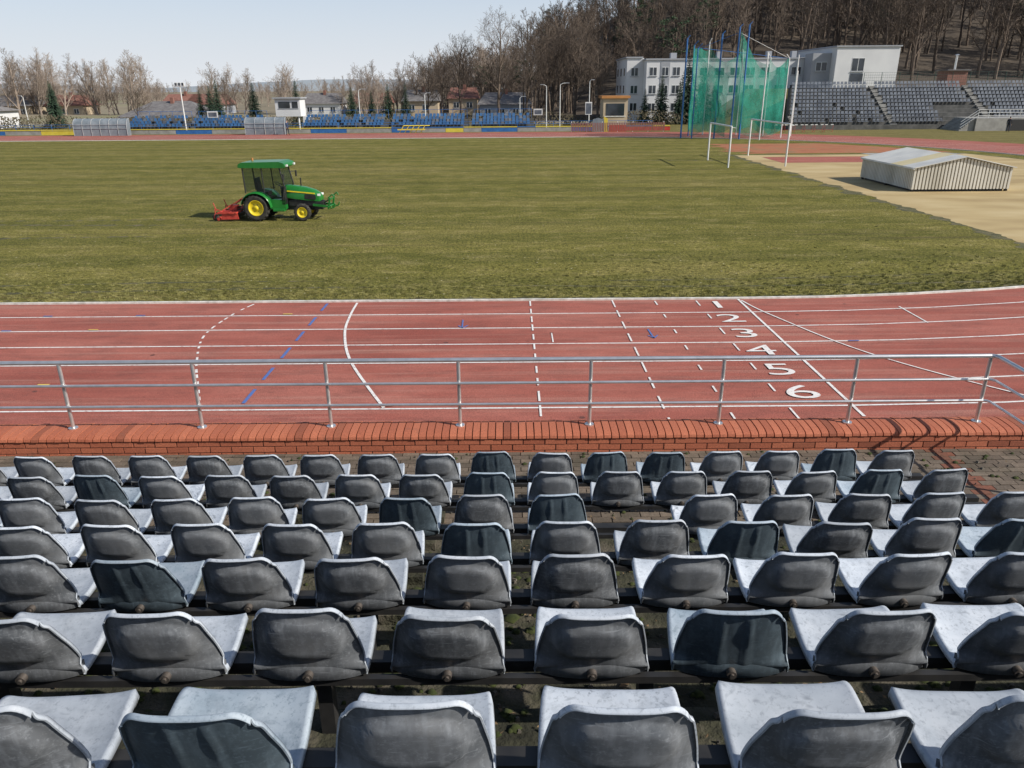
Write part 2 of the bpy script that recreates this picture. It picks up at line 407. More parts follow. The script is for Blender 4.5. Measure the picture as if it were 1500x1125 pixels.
for y in(6.9,5.3): mb.cyl((CXR,y,PZ),(CXR,y,2.47),.022,m_steel,12)
for x in posts:
    for z in(2.21,1.94): mb.cyl((x,PYr,z),(x,PYr-.035,z),.008,m_steel,6)
mb.obj('steel_railing')

# ---------------------------------------------------------------- terraces
YR=[6.45,5.59,4.72,3.89,3.10,2.27,1.45]; ZR=[2.225,2.475,2.75,3.05,3.355,3.67,4.02]
XO=[-.188,-.204,-.219,-.229,-.235,-.254,-.273]; SP=.55; SH=.335
FL=[z-.82 for z in ZR]; FL[0]=PZ
mb=MB()
ed=[WY0+.02]+[y+.40 for y in YR[1:]]+[1.02,.2,-.6,-3.5]
fl=FL+[FL[-1]+.33,FL[-1]+.66,FL[-1]+.99]
for i in range(len(fl)):
    y1=ed[i]; y0=ed[i+1]; z=fl[i]
    if i==0: continue
    n=240; vs=[]
    for k in range(n+1):
        x=-14+28*k/n; e=.02*noise.noise(Vector((x*3,i*5,0))); h=.012*noise.noise(Vector((x*2,i*7,2)))
        vs+=[(x,y0-.1,z+h),(x,y1-.03+e,z+h),(x,y1+e,z-.03+h),(x,y1,fl[i-1]-.05)]
    fs=[]
    for k in range(n):
        a=4*k
        for q in range(3): fs.append((a+q,a+q+1,a+q+5,a+q+4))
    mb.add(vs,fs,m_conc)
mb.bb((-14,-3.4,0),(14,1.0,FL[6]-.1),m_conc)
mb.obj('concrete_terrace')
mb=MB(); mb.bb((-14,5.7,-.02),(14,WY0+.03,PZ-.03),m_mortar)
m_paver=attr_mat('paver',.95,.6,40,(.05,.048,.028),.45)
def pcol():
    t=R.random(); return tuple(Vector((.115,.088,.066)).lerp(Vector((.20,.155,.115)),t))
y=5.95; r=0
while y<WY0-.02:
    x=-9+(.1 if r%2 else 0)
    while x<11:
        j=R.uniform(-.004,.004); c=pcol()
        if 4.9<x<5.1: c=(.20,.075,.045)
        mb.bb((x,y,PZ-.05),(x+.19,min(y+.09,WY0),PZ+j),m_paver,c); x+=.2
    y+=.1; r+=1
mb.obj('paved_walkway')
mb=MB()
for k in range(26):
    mb.bb((4.9,3.2+k*.13,PZ),(5.15,3.2+k*.13+.12,PZ+.09+R.uniform(-.004,.004)),m_brick,bcol(.7))
mb.obj('brick_edging')
mb=MB(); m_leaf=M('dead_leaves',[(.10,.06,.03),(.28,.19,.10)],9,.9); m_stone=M('grit',[(.05,.045,.036),(.16,.14,.11)],12,.9)
m_moss=M('moss',[(.018,.028,.006),(.055,.065,.016)],20,1)
for i in range(17000):
    k=R.randrange(0,7); y0=ed[k+1]-.05 if k<6 else 1.05; y1=ed[k]
    x=R.uniform(-8,8); y=R.uniform(y0+.05,y1-.05)
    if k==0 and R.random()<.5: continue
    z=fl[k]+.012; s=R.uniform(.005,.018)*(1 if R.random()<.95 else 1.8); a=R.uniform(0,6.3)
    m=R.choice([m_leaf,m_stone,m_moss,m_moss])
    if m is m_moss and noise.noise(Vector((x*1.2,y*2,k)))<-.05: continue
    if m is m_leaf:
        s*=1.2; d=Vector((math.cos(a),math.sin(a),0))*s; e=Vector((-d.y,d.x,0))*.5; c=Vector((x,y,z+.004))
        mb.add([c-d,c-e+Vector((0,0,.004)),c+d+Vector((0,0,.012*R.random())),c+e],[(0,1,2,3)],m)
    else:
        if m is m_moss: s*=2.2
        vs=[(x+math.cos(a+q*1.57)*s,y+math.sin(a+q*1.57)*s*.8,z-.008) for q in range(4)]+[(x+math.cos(a+.4+q*1.57)*s*.55,y+math.sin(a+.4+q*1.57)*s*.5,z+s*(.25 if m is m_moss else .5)) for q in range(4)]
        mb.add(vs,[(q,(q+1)%4,4+(q+1)%4,4+q) for q in range(4)]+[(4,5,6,7)],m,m is m_moss)
mb.obj('terrace_litter',fix=False)

for k in range(7):
    mb=MB(); yb=YR[k]+.20; zb=ZR[k]-SH-.055
    xe=4.05
    mb.bb((-9,yb-.035,zb-.035),(xe,yb+.035,zb+.02),m_dark)
    mb.bb((-9,yb-.12,zb-.02),(xe,yb-.09,zb+.012),m_dark)
    x=-8.7
    while x<xe:
        mb.bb((x-.03,yb-.03,FL[k]-.02),(x+.03,yb+.03,zb-.035),m_dark); mb.bb((x-.09,yb-.1,FL[k]-.01),(x+.09,yb+.1,FL[k]+.07),m_conc); x+=1.32
    mb.obj('seat_support_frame')

# ---------------------------------------------------------------- seats
def seat_mats(nm,inner,outer):
    def mm(n,cs,rg,wear,amt,streak=0):
        m,nt,b=nodes(n); co=coords(nt); oi=nt.nodes.new('ShaderNodeObjectInfo')
        va=nt.nodes.new('ShaderNodeVectorMath'); va.operation='ADD'; nt.links.new(co,va.inputs[0])
        cm=nt.nodes.new('ShaderNodeCombineXYZ'); ml=nt.nodes.new('ShaderNodeMath'); ml.operation='MULTIPLY'; ml.inputs[1].default_value=50
        nt.links.new(oi.outputs['Random'],ml.inputs[0]); nt.links.new(ml.outputs[0],cm.inputs[0]); nt.links.new(ml.outputs[0],cm.inputs[1]); nt.links.new(cm.outputs[0],va.inputs[1])
        f=noi(nt,va.outputs[0],5,3,.65); r=ramp(nt,cs,.3,.72); nt.links.new(f,r.inputs[0])
        hs=nt.nodes.new('ShaderNodeHueSaturation'); nt.links.new(thr(nt,oi.outputs['Random'],0,1),hs.inputs['Value']); hs.inputs['Value'].links[0].from_node.inputs[3].default_value=.80; hs.inputs['Value'].links[0].from_node.inputs[4].default_value=1.20
        nt.links.new(r.outputs[0],hs.inputs['Color'])
        d=noi(nt,va.outputs[0],60,2,.8); d2=noi(nt,va.outputs[0],9,5,.8)
        c=mixc(nt,thr(nt,d,.54,.80),hs.outputs[0],wear)
        c=mixc(nt,thr(nt,d2,.50,.50+amt),c,wear)
        mp=nt.nodes.new('ShaderNodeMapping'); mp.inputs['Scale'].default_value=(6,6,60); mp.inputs['Rotation'].default_value=(.4,.8,.2); nt.links.new(va.outputs[0],mp.inputs[0])
        s=noi(nt,mp.outputs[0],2,2,.6); c=mixc(nt,thr(nt,s,.62,.76),c,wear)
        if streak:
            mp2=nt.nodes.new('ShaderNodeMapping'); mp2.inputs['Scale'].default_value=(30,30,2.2); nt.links.new(va.outputs[0],mp2.inputs[0])
            c=mixc(nt,thr(nt,noi(nt,mp2.outputs[0],1,3,.6),.50,.85),c,wear)
        nt.links.new(c,b.inputs['Base Color'])
        b.inputs['Roughness'].default_value=rg; b.inputs['Specular IOR Level'].default_value=.35; return m
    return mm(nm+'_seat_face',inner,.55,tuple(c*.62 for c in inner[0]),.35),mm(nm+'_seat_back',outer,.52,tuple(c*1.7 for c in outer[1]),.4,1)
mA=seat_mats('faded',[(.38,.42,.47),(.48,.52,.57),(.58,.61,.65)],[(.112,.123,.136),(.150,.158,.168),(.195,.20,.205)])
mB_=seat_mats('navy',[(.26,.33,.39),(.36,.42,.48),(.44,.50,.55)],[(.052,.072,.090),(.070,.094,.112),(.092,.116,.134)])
PROF=[(.350,-.050,.170),(.358,-.022,.186),(.348,.000,.196),(.320,.010,.205),(.255,.004,.210),(.175,-.010,.214),(.095,-.014,.216),(.040,-.010,.217),(.014,.004,.217),(0,.026,.216),
 (-.012,.08,.211),(-.026,.14,.203),(-.042,.20,.192),(-.056,.26,.180),(-.065,.300,.171),(-.070,.325,.163),(-.078,.335,.160),(-.090,.326,.161)]
def seat_mesh(kind,seed):
    NP=len(PROF)-1; NS=48; rows=[]
    for i in range(NS+1):
        u=i/NS*NP; k=min(int(u),NP-1); t=u-k
        P=[PROF[max(0,min(NP,k+q))] for q in(-1,0,1,2)]
        rows.append([.5*(2*P[1][c]+(P[2][c]-P[0][c])*t+(2*P[0][c]-5*P[1][c]+4*P[2][c]-P[3][c])*t*t+(3*P[1][c]-P[0][c]-3*P[2][c]+P[3][c])*t**3) for c in range(3)])
    NT=30; V=[]
    for (y,z,w) in rows:
        isb=ss((z-.0)/.06) if y<.05 else 0
        lip=ss((-.066-y)/.012) if z>.29 else 0
        for j in range(-1,NT+2):
            t=-1+2*j/NT; e=0
            if j<0: t=-1;e=1
            if j>NT: t=1;e=1
            X=w*t; at=abs(t)
            yy=y; zz=z
            if isb>0:
                yy+=isb*(.050*at**3*(1-.45*ss((z-.05)/.28)))
                top=ss((z-.25)/.08)
                zz-=top*.036*max(0,(at-.70)/.30)**2.2
                if kind==0:
                    el=(abs(X)/.150)**2.4+(abs(z-.172)/.098)**2.4
                    yy-=.020*ss((1.10-el)/.35)
                else:
                    for rb in(-.05,.05):
                        yy-=.008*max(0,1-abs(X-rb)/.012)*ss((.30-z)/.02)
            else:
                zz+=.014*at**4 - .008*(1-at**2)*ss((.33-y)/.1)
                d=math.hypot(X,(y-.17)*.9); zz-=.006*ss((.055-d)/.02)
            if e:
                if isb>.5: yy-=.014*(1-lip); X+=math.copysign(.004*(1-.6*lip),t); zz-=.004
                else: zz-=.028; X+=math.copysign(.006,t)
            V.append(Vector((X,yy,zz)))
    W=NT+3; mb=MB(); fs=[(i*W+j,i*W+j+1,(i+1)*W+j+1,(i+1)*W+j) for i in range(NS) for j in range(W-1)]
    me=bpy.data.meshes.new('t'); me.from_pydata(V,[],fs); me.update(); N=[v.normal.copy() for v in me.vertices]
    sgn=1 if N[(8)*W+W//2].z>0 else -1
    In,Out=(mA if kind==0 else mB_)
    mb.add(V,fs,In,True); V2=[v-n*sgn*.005 for v,n in zip(V,N)]
    mb.add(V2,[f[::-1] for f in fs],Out,True)
    L=len(V); bd=[j for j in range(W)]+[i*W+W-1 for i in range(1,NS+1)]+[NS*W+j for j in range(W-2,-1,-1)]+[i*W for i in range(NS-1,0,-1)]
    n=len(bd); k=mb.mi(In)
    for i in range(n):
        a,b=bd[i],bd[(i+1)%n]; mb.f.append((a,a+L,b+L,b)); mb.m.append(k); mb.sm.append(False); mb.col.append(None)
    sk=[]; 
    for j in range(21):
        t=-1+j/10; sk+=[(.215*t,-.006+.050*abs(t)**3,.028),(.219*t,-.016+.046*abs(t)**3,-.030),(.219*t,-.008+.046*abs(t)**3,-.033)]
    mb.add(sk,[(3*j,3*j+1,3*j+4,3*j+3) for j in range(20)]+[(3*j+1,3*j+2,3*j+5,3*j+4) for j in range(20)],Out,True)
    mb.cyl((0,-.034,-.004),(0,.02,-.004),.019,m_bolt,10); mb.cyl((0,-.042,-.004),(0,-.032,-.004),.010,m_bolt,6)
    mb.cyl((0,.17,-.020),(0,.17,-.012),.022,In,14); mb.cyl((0,.17,-.012),(0,.17,-.007),.008,m_bolt,6)
    mb.bb((-.04,.10,-.055),(.04,.24,-.024),m_dark); mb.bb((-.012,0,-.04),(.012,.16,-.026),m_dark)
    return mb.mesh('stadium_seat_shell')
sm=[seat_mesh(0,1),seat_mesh(1,2)]
navy={(0,0),(0,2),(0,3),(0,6),(1,0),(1,-6),(1,6),(2,-1),(2,1),(3,0),(3,3),(3,6),(4,-3),(5,2),(6,-1),(6,5)}
missing={(2,2)}
for k in range(7):
    for i in range(-16,9):
        x=XO[k]+SP*i+R.uniform(-.006,.006)
        if x>3.95 or x<-8.6 or (k,i) in missing: continue
        o=link('stadium_seat',sm[1 if (k,i) in navy or (abs(i)>8 and R.random()<.15) else 0],(x,YR[k]+.075,ZR[k]-SH),rz=R.gauss(0,.03))
        o.rotation_euler[0]=R.gauss(0,.03); o.rotation_euler[1]=R.gauss(0,.018)

# ---------------------------------------------------------------- tractor
T=empty('tractor',(-11.2,34.75,.012),rad(-3))
def tyre(mb,c,r,w,rim):
    h=w/2
    mb.lathe([(rim,-h*.8),(r*.80,-h),(r*.93,-h*.95),(r*.97,-h*.7),(r*.975,0),(r*.97,h*.7),(r*.93,h*.95),(r*.80,h),(rim,h*.8)],c,m_tyre,36)
    n=int(r*34)
    for i in range(n):
        t=2*math.pi*i/n
        for sd in(-1,1):
            tt=t+(0 if sd<0 else math.pi/n)
            mb.box((c[0]+math.cos(tt)*r*.975,c[1]+sd*h*.48,c[2]+math.sin(tt)*r*.975),(r*.07,h*.95,r*.08),m_tyre,0,None,0,-tt)
def rimy(mb,c,rim,w,sd):
    h=w/2; o=sd*h
    mb.lathe([(rim*1.04,o*.85),(rim,o*.9),(rim*.92,o*.65),(rim*.75,o*.5),(rim*.35,o*.45),(rim*.30,o*.65),(.001,o*.68)],c,m_tyel,28)
    for i in range(6):
        t=i*math.pi/3; mb.cyl((c[0]+math.cos(t)*rim*.5,c[1]+o*.45,c[2]+math.sin(t)*rim*.5),(c[0]+math.cos(t)*rim*.5,c[1]+o*.55,c[2]+math.sin(t)*rim*.5),rim*.05,m_black,6)
    mb.lathe([(rim*1.04,-o*.85),(rim*.9,-o*.4),(.001,-o*.3)],c,m_tyel,24)
for nm,x,r,w,rim,yy in(('rear',0,.57,.38,.33,.62),('front',2.02,.37,.24,.22,.58)):
    for sd in(-1,1):
        mb=MB(); tyre(mb,(x,sd*yy,r),r,w,rim); rimy(mb,(x,sd*yy,r),rim,w,sd); mb.obj(nm+'_wheel',T)
mb=MB()
secs=[(1.22,.30,.98,1.50),(1.6,.33,.92,1.47),(2.1,.33,.86,1.40),(2.5,.31,.82,1.28),(2.72,.27,.80,1.14),(2.80,.20,.84,1.02)]
V=[]
for x,hw,zb,zt in secs:
    V+=[(x,-hw,zb),(x,-hw*1.02,zb+(zt-zb)*.65),(x,-hw*.78,zt-.03),(x,-hw*.4,zt),(x,hw*.4,zt),(x,hw*.78,zt-.03),(x,hw*1.02,zb+(zt-zb)*.65),(x,hw,zb)]
mb.add(V,[(8*i+j,8*i+j+1,8*i+j+9,8*i+j+8) for i in range(5) for j in range(7)],m_green,True)
mb.add(V[40:],[tuple(range(8))],m_green); mb.add(V[:8],[tuple(range(8))[::-1]],m_green)
for sd in(-1,1):
    mb.box((1.95,sd*.345,1.20),(1.25,.012,.055),m_tyel,0,None,0,rad(5))
    mb.box((2.35,sd*.335,1.0),(.5,.02,.2),m_black,0,None,0,rad(4))
    mb.box((2.70,sd*.2,1.08),(.14,.16,.09),m_metalw,rad(-20*sd))
mb.obj('hood',T,bevel=.012)
mb=MB()
mb.bb((.2,-.2,.42),(2.6,.2,.84),m_black); mb.bb((1.35,-.27,.6),(2.55,.27,.86),m_black)
mb.bb((-.35,-.25,.4),(.4,.25,.95),m_black); mb.cyl((0,-.6,.57),(0,.6,.57),.1,m_black,12); mb.cyl((2.02,-.55,.37),(2.02,.55,.37),.07,m_black,12)
mb.bb((2.5,-.28,.45),(2.84,.28,.80),m_black); mb.bb((.75,-.72,.42),(1.25,-.38,.52),m_green); mb.bb((.75,.38,.42),(1.25,.72,.52),m_green)
mb.bb((.8,-.68,.22),(1.1,-.42,.25),m_black); mb.bb((.62,-.6,.5),(1.3,-.30,.92),m_green);mb.bb((.62,.3,.5),(1.3,.6,.92),m_green)
mb.obj('chassis',T,bevel=.01)
mb=MB()
for sd in(-1,1):
    n=12; V=[]
    for i in range(n+1):
        a=rad(170*i/n); x=math.cos(a)*.68+.02; z=.60+math.sin(a)*.66
        V+=[(x,sd*.40,z),(x,sd*.82,z),(x,sd*.84,z-.05)]
    mb.add(V,[(3*i+q,3*i+q+1,3*i+q+4,3*i+q+3) for i in range(n) for q in(0,1)],m_green,True)
    mb.add([(v[0],sd*.40,v[2]) for v in V[::3]]+[(0,sd*.40,.7)],[(i,i+1,n+1) for i in range(n)],m_green)
mb.obj('fenders',T)
mb=MB()
for sd in(-1,1):
    y=sd*.62
    mb.path([(1.22,y,.95),(1.34,y,1.5),(1.18,y*.96,2.28)],.032,m_black,6)
    mb.path([(.42,y,1.22),(.38,y*.96,2.28)],.028,m_black,6)
    mb.path([(-.42,y,1.2),(-.46,y*.96,2.28)],.032,m_black,6)
    mb.add([(1.22,y,.95),(1.34,y,1.5),(1.18,y*.96,2.28),(.38,y*.96,2.28),(.42,y,1.0)],[(0,1,2,3,4)],m_cabglass)
    mb.add([(.42,y,1.22),(.38,y*.96,2.28),(-.46,y*.96,2.28),(-.42,y,1.25)],[(0,1,2,3)],m_cabglass)
    mb.path([(1.2,y,2.0),(1.42,sd*.85,2.0)],.014,m_black,6); mb.box((1.42,sd*.87,1.9),(.04,.14,.26),m_black)
    mb.cyl((.75,y*1.03,1.45),(.95,y*1.03,1.45),.014,m_black,6)
mb.add([(1.345,-.6,1.5),(1.345,.6,1.5),(1.19,.58,2.28),(1.19,-.58,2.28)],[(0,1,2,3)],m_cabglass)
mb.add([(-.43,-.6,1.25),(-.43,.6,1.25),(-.47,.58,2.28),(-.47,-.58,2.28)],[(0,1,2,3)],m_cabglass)
mb.bb((-.42,-.6,.9),(.5,.6,1.0),m_black); mb.bb((1.15,-.6,.7),(1.3,.6,1.45),m_black)
mb.obj('cab',T)
mb=MB()
mb.prism([(-.62,2.30),(-.60,2.42),(-.45,2.50),(1.2,2.53),(1.42,2.46),(1.48,2.34),(1.44,2.27),(-.55,2.27)],-.68,.68,m_green)
mb.obj('roof',T,bevel=.04)
mb=MB()
for sd in(-.5,.5):
    mb.box((1.50,sd,2.36),(.06,.16,.08),m_metalw); mb.box((-.63,sd,2.36),(.05,.12,.07),m_orange)
mb.cyl((-.3,.3,2.5),(-.3,.3,2.62),.05,m_orange,10)
mb.obj('work_lights',T)
mb=MB()
mb.bb((.0,-.24,1.05),(.45,.24,1.22),m_black); mb.box((-.05,0,1.5),(.12,.46,.6),m_black,0,None,0,rad(-8)); mb.cyl((1.15,0,1.2),(.9,0,1.5),.025,m_black,8); mb.lathe([(.18,-.015),(.2,0),(.18,.015),(.16,0),(.18,-.015)],(0,0,0),m_black,20)
nn=20*5
for i in range(len(mb.v)-nn,len(mb.v)):
    v=Matrix.Rotation(rad(35),3,'Y')@Matrix.Rotation(rad(90),3,'X')@Vector(mb.v[i]); mb.v[i]=(v.x+.88,v.y,v.z+1.52)
mb.obj('driver_seat',T)
mb=MB()
for sd in(-1,1):
    y=sd*.36
    mb.box((2.85,y,.62),(.8,.07,.09),m_green,0,None,0,rad(6)); mb.box((3.18,y,.72),(.07,.07,.50),m_green,0,None,0,rad(12))
    mb.path([(3.15,y,.95),(3.36,y,1.12),(3.42,y,1.0)],.03,m_green,6); mb.path([(3.22,y,.5),(3.4,y,.56),(3.44,y,.70)],.03,m_green,6)
mb.cyl((3.16,-.5,.58),(3.16,.5,.58),.035,m_green,8); mb.cyl((3.2,-.36,.88),(3.2,.36,.88),.03,m_green,8); mb.cyl((2.7,0,.62),(3.18,0,.9),.03,m_black,8)
mb.cyl((1.75,.42,1.2),(1.75,.42,1.75),.03,m_black,8)
mb.obj('front_linkage',T)
mb=MB()
x0=-1.95
for y in(-.85,-.42,0,.42,.85): mb.bb((x0+.25,y-.03,.34),(-.85,y+.03,.42),m_mred)
for x in(x0+.28,-1.2,-.88): mb.cyl((x,-.9,.38),(x,.9,.38),.035,m_mred,8)
mb.bb((x0+.55,-.78,.10),(-1.0,.78,.26),m_black)
for sd in(-1,1):
    mb.prism([(x0+.35,.08),(x0+.4,.36),(-.85,.42),(-.80,.10)],sd*.80,sd*.83,m_mred)
    mb.path([(-.6,sd*.38,.5),(-.95,sd*.4,.45)],.03,m_black,6); mb.path([(-.85,sd*.28,.40),(-.78,sd*.05,.95)],.03,m_mred,6)
    mb.path([(-.8,sd*.1,.92),(-1.65,sd*.5,.42)],.022,m_mred,6)
    mb.lathe([(.001,-.05),(.10,-.05),(.14,-.03),(.14,.03),(.10,.05),(.001,.05)],(x0+.02,sd*.6,.15),m_tyre,16)
    mb.path([(x0+.02,sd*.6,.15),(x0+.02,sd*.6,.52),(x0+.3,sd*.6,.42)],.022,m_mred,6)
mb.cyl((x0+.22,-.8,.10),(x0+.22,.8,.10),.07,m_mred,12)
for i in range(6): mb.path([(x0+.28,-.75+i*.3,.38),(x0+.05,-.75+i*.3,.3),(x0+.0,-.75+i*.3,.1)],.018,m_mred,5)
mb.cyl((-.4,0,.6),(-1.3,0,.5),.04,m_black,8); mb.bb((-1.45,-.16,.4),(-1.1,.16,.62),m_mred); mb.cyl((x0+.1,-.6,.42),(x0-.02,-.6,.78),.02,m_mred,6); mb.cyl((x0+.1,.6,.42),(x0-.02,.6,.78),.02,m_mred,6)
mb.obj('rear_mower',T)

# ---------------------------------------------------------------- landing mat shed
mb=MB(); ax,bx,ay,by=21.8,27.1,42.2,48.6; eh,rh=1.28,1.82; mx=(ax+bx)/2
def roofz(x): return eh+(rh-eh)*(1-abs(x-mx)/(mx-ax))
mb.add([(ax+.04,ay+.04,.16),(bx-.04,ay+.04,.16),(bx-.04,ay+.04,eh),(mx,ay+.04,rh-.02),(ax+.04,ay+.04,eh)],[(0,1,2,3,4)],m_corrd)
mb.add([(ax+.04,by-.04,.16),(bx-.04,by-.04,.16),(bx-.04,by-.04,eh),(mx,by-.04,rh-.02),(ax+.04,by-.04,eh)],[(4,3,2,1,0)],m_corrd)
for X in(ax+.04,bx-.04): mb.add([(X,ay+.04,.16),(X,by-.04,.16),(X,by-.04,eh),(X,ay+.04,eh)],[(0,1,2,3)],m_corrd)
x=ax
while x<bx-.05:
    for Y in(ay,by): 
        zt=min(roofz(x),roofz(x+.11))-.03; mb.bb((x,Y-.025,.14),(x+.11,Y+.035,zt),m_corr)
    x+=.185
y=ay+.06
while y<by-.05:
    for X in(ax,bx): mb.bb((X-.02,y,.14),(X+.035,y+.11,eh-.02),m_corr)
    y+=.185
for i,(a,b) in enumerate(((ax-.12,mx),(bx+.12,mx))):
    za=roofz(ax)-.04
    n=5
    for k in range(n):
        y0=ay-.15+(by-ay+.3)*k/n; y1=y0+(by-ay+.3)/n-.03
        mm=m_creamp if (k==1) else m_rooflt
        vs=[(a,y0,za),(b,y0,rh),(b,y1,rh),(a,y1,za)]; vs+= [(v[0],v[1],v[2]+.05) for v in vs]
        mb.add(vs,[(0,1,2,3)[::-1],(4,5,6,7),(0,1,5,4),(2,3,7,6),(0,3,7,4),(1,2,6,5)],mm)
mb.bb((ax+.2,ay+.2,0.0),(bx-.2,by-.2,.16),m_black)
for X in(ax+.1,bx-.1):
    for Y in(ay+.1,45.4,by-.1): mb.cyl((X-.06,Y,.08),(X+.06,Y,.08),.08,m_black,10)
mb.bb((ax-.14,by+.0,eh-.08),(ax-.06,ay-.15,eh-.0),m_metalw)
mb.obj('landing_mat_shed')

def goal(x,y0,y1,h,dx):
    mb=MB(); r=.06
    mb.path([(x,y0,0),(x,y0,h),(x,y1,h),(x,y1,0)],r,m_metalw,10)
    for y in(y0,y1): mb.path([(x,y,h-.05),(x+dx*.35,y,h-.1)],.02,m_metalw,6)
    mb.obj('football_goal')
goal(15.6,56.2,62.2,2.8,.9)
goal(19.9,56.8,66.0,2.9,.9)

# ---------------------------------------------------------------- hammer cage
mb=MB(); cxg,cyg=25.3,91
plan=[(20.3,89.0,9.3,m_blue),(20.9,93.5,9.8,m_blue),(23.2,96.0,10.2,m_metalw),(27.2,96.0,9.0,m_metalw),(29.6,93.3,8.4,m_metalw),(30.4,89.4,8.2,m_metalw)]
for x,y,h,m in plan: mb.cyl((x,y,0),(x,y,h),.07,m,8); mb.cyl((x,y,h),(x+(cxg-x)*.08,y-.2,h+.4),.05,m,6)
for x,y,h in((24.2,87.5,11.2),(25.1,87.2,11.4),(22.6,88.2,10.6),(19.3,90,10.3)): mb.cyl((x,y,0),(x,y,h),.09,m_blue,8); mb.cyl((x,y,h),(x+.3,y,h+.3),.04,m_blue,6)
for x,y,h in((26.9,85.8,8.7),(31.6,90,8.6),(32.4,92,7)): mb.cyl((x,y,0),(x,y,h),.07,m_metalw,8)
mb.cyl((20.3,89,9.3),(30.4,89.4,8.2),.03,m_blue,6); mb.cyl((24.2,87.5,10.7),(30.4,89.4,8.2),.02,m_metalw,6); mb.cyl((20.3,89,9.2),(24.2,87.5,10.7),.02,m_blue,6)
def netpanel(a,b,za,zb,sag,seed):
    n=30; q=20; V=[]
    for i in range(n+1):
        t=i/n; x=a[0]+(b[0]-a[0])*t; y=a[1]+(b[1]-a[1])*t; top=za+(zb-za)*t-sag*math.sin(math.pi*t)
        for j in range(q+1):
            s_=j/q
            z=.5+.35*math.sin(seed*3+t*5)+(top-.6)*s_
            bul=.9*math.sin(math.pi*t)*math.sin(math.pi*(1-s_)**1.5)
            w=.10*math.sin(t*17+seed+z*.5)*(.3+.7*(1-s_))+.7*noise.noise(Vector((x*.35,z*.28,seed)))
            V.append((x+w*.6,y-bul+w,z))
    mb.add(V,[(i*(q+1)+j,(i+1)*(q+1)+j,(i+1)*(q+1)+j+1,i*(q+1)+j+1) for i in range(n) for j in range(q)],m_net,True)
netpanel((20.3,89),(20.9,93.5),9.2,9.6,.4,1); netpanel((20.9,93.5),(23.2,96),9.6,9.9,.5,2); netpanel((23.2,96),(27.2,96),9.9,8.9,.9,3)
netpanel((27.2,96),(29.6,93.3),8.9,8.2,.6,4); netpanel((29.6,93.3),(30.4,89.4),8.2,8.0,.3,5)
netpanel((20.3,89),(23.6,87.8),9.1,7.2,1.0,6); netpanel((24.4,87.4),(30.4,89.4),10.6,8.0,1.9,7)
mb.obj('hammer_throw_cage',fix=False)

# ---------------------------------------------------------------- far straight
mb=MB()
x=-95
cols=[m_blue,m_concl,m_yellow,m_concl,m_blue,m_concl,m_concl]
i=0
while x<19:
    w=R.choice([2.4,3.6,4.8]); 
    mb.bb((x,106.6,0),(x+w-.04,106.75,.50+R.uniform(-.02,.02)),cols[i%7] if x<12 else m_redp); 
    mb.bb((x,106.55,.56),(x+w-.04,106.8,.66),m_yellow if R.random()<.75 else m_blue); x+=w; i+=1
for x in rng(-95,19,2.4): mb.cyl((x,107.2,0),(x,107.2,1.25),.03,m_blue,6)
for z in(.95,1.25): mb.cyl((-95,107.2,z),(19,107.2,z),.025,m_blue,6)
mb.obj('painted_barrier')
def minis(mb,x,y,z,m,s=.42):
    mb.bb((x-s/2,y,z+.40),(x+s/2,y+.38,z+.45),m); mb.add([(x-s/2,y+.38,z+.42),(x+s/2,y+.38,z+.42),(x+s*.42,y+.46,z+.78),(x-s*.42,y+.46,z+.78)],[(0,1,2,3)],m)
for (xa,xb) in((-52,-44.5),(-43.5,-34),(-28,-17),(-16,-6),(-5,3)):
    mb=MB()
    for r in range(4):
        y=109+r*.8; z=.45+r*.33
        mb.bb((xa-.3,y-.2,0),(xb+.3,y+.6,z),m_concd)
        x=xa
        while x<xb:
            if R.random()>.08: minis(mb,x,y,z,m_bluestand if R.random()<.75 else m_bluegrey)
            x+=.5
    for x in rng(xa,xb,1.6): mb.cyl((x,112.6,1.5),(x,112.6,2.7),.025,m_blue,5)
    mb.cyl((xa,112.6,2.7),(xb,112.6,2.7),.025,m_blue,5)
    mb.obj('spectator_stand')
def dugout(xa,xb,y):
    mb=MB()
    pr=[(0,0),(0,.9),(.05,1.4),(.25,1.8),(.6,2.05),(1.1,2.1)]
    nseg=int((xb-xa)/1.1)
    for s in range(nseg):
        x0=xa+(xb-xa)*s/nseg+.04; x1=xa+(xb-xa)*(s+1)/nseg-.04
        V=[]
        for a,b in pr: V+=[(x0,y+a,b),(x1,y+a,b)]
        mb.add(V,[(2*i,2*i+1,2*i+3,2*i+2) for i in range(len(pr)-1)],m_shelter,True)
    for s in range(nseg+1):
        x=xa+(xb-xa)*s/nseg; mb.path([(x,y+a-.03,b) for a,b in pr],.035,m_alu,6)
    for X in(xa,xb): mb.add([(X,y+a,b) for a,b in pr]+[(X,y+1.0,0)],[tuple(range(len(pr)+1))],m_shelter)
    for i in range(nseg*2): minis(mb,xa+.4+i*(xb-xa-.6)/(nseg*2),y+.35,.05,m_bluegrey)
    for b in(.9,1.4): mb.cyl((xa,y-.04,b),(xb,y-.04,b),.025,m_alu,6)
    mb.obj('team_shelter')
dugout(-56.5,-49.6,103.5); dugout(-34.3,-29.2,103.5)
mb=MB(); 
for x in(-32.6,-29.9):
    for y in(113.8,116.2): mb.cyl((x,y,0),(x,y,1.9),.12,m_metalw,8)
mb.bb((-33,113.5,1.9),(-29.5,116.5,4.25),m_whitewall); mb.bb((-33.25,113.2,4.25),(-29.25,116.8,4.42),m_greywall)
mb.bb((-32.5,113.46,3.0),(-30.9,113.49,3.85),m_glass); mb.bb((-30.6,113.46,3.0),(-29.8,113.49,3.85),m_glass); mb.bb((-32.6,113.44,2.92),(-29.7,113.49,2.98),m_greywall)
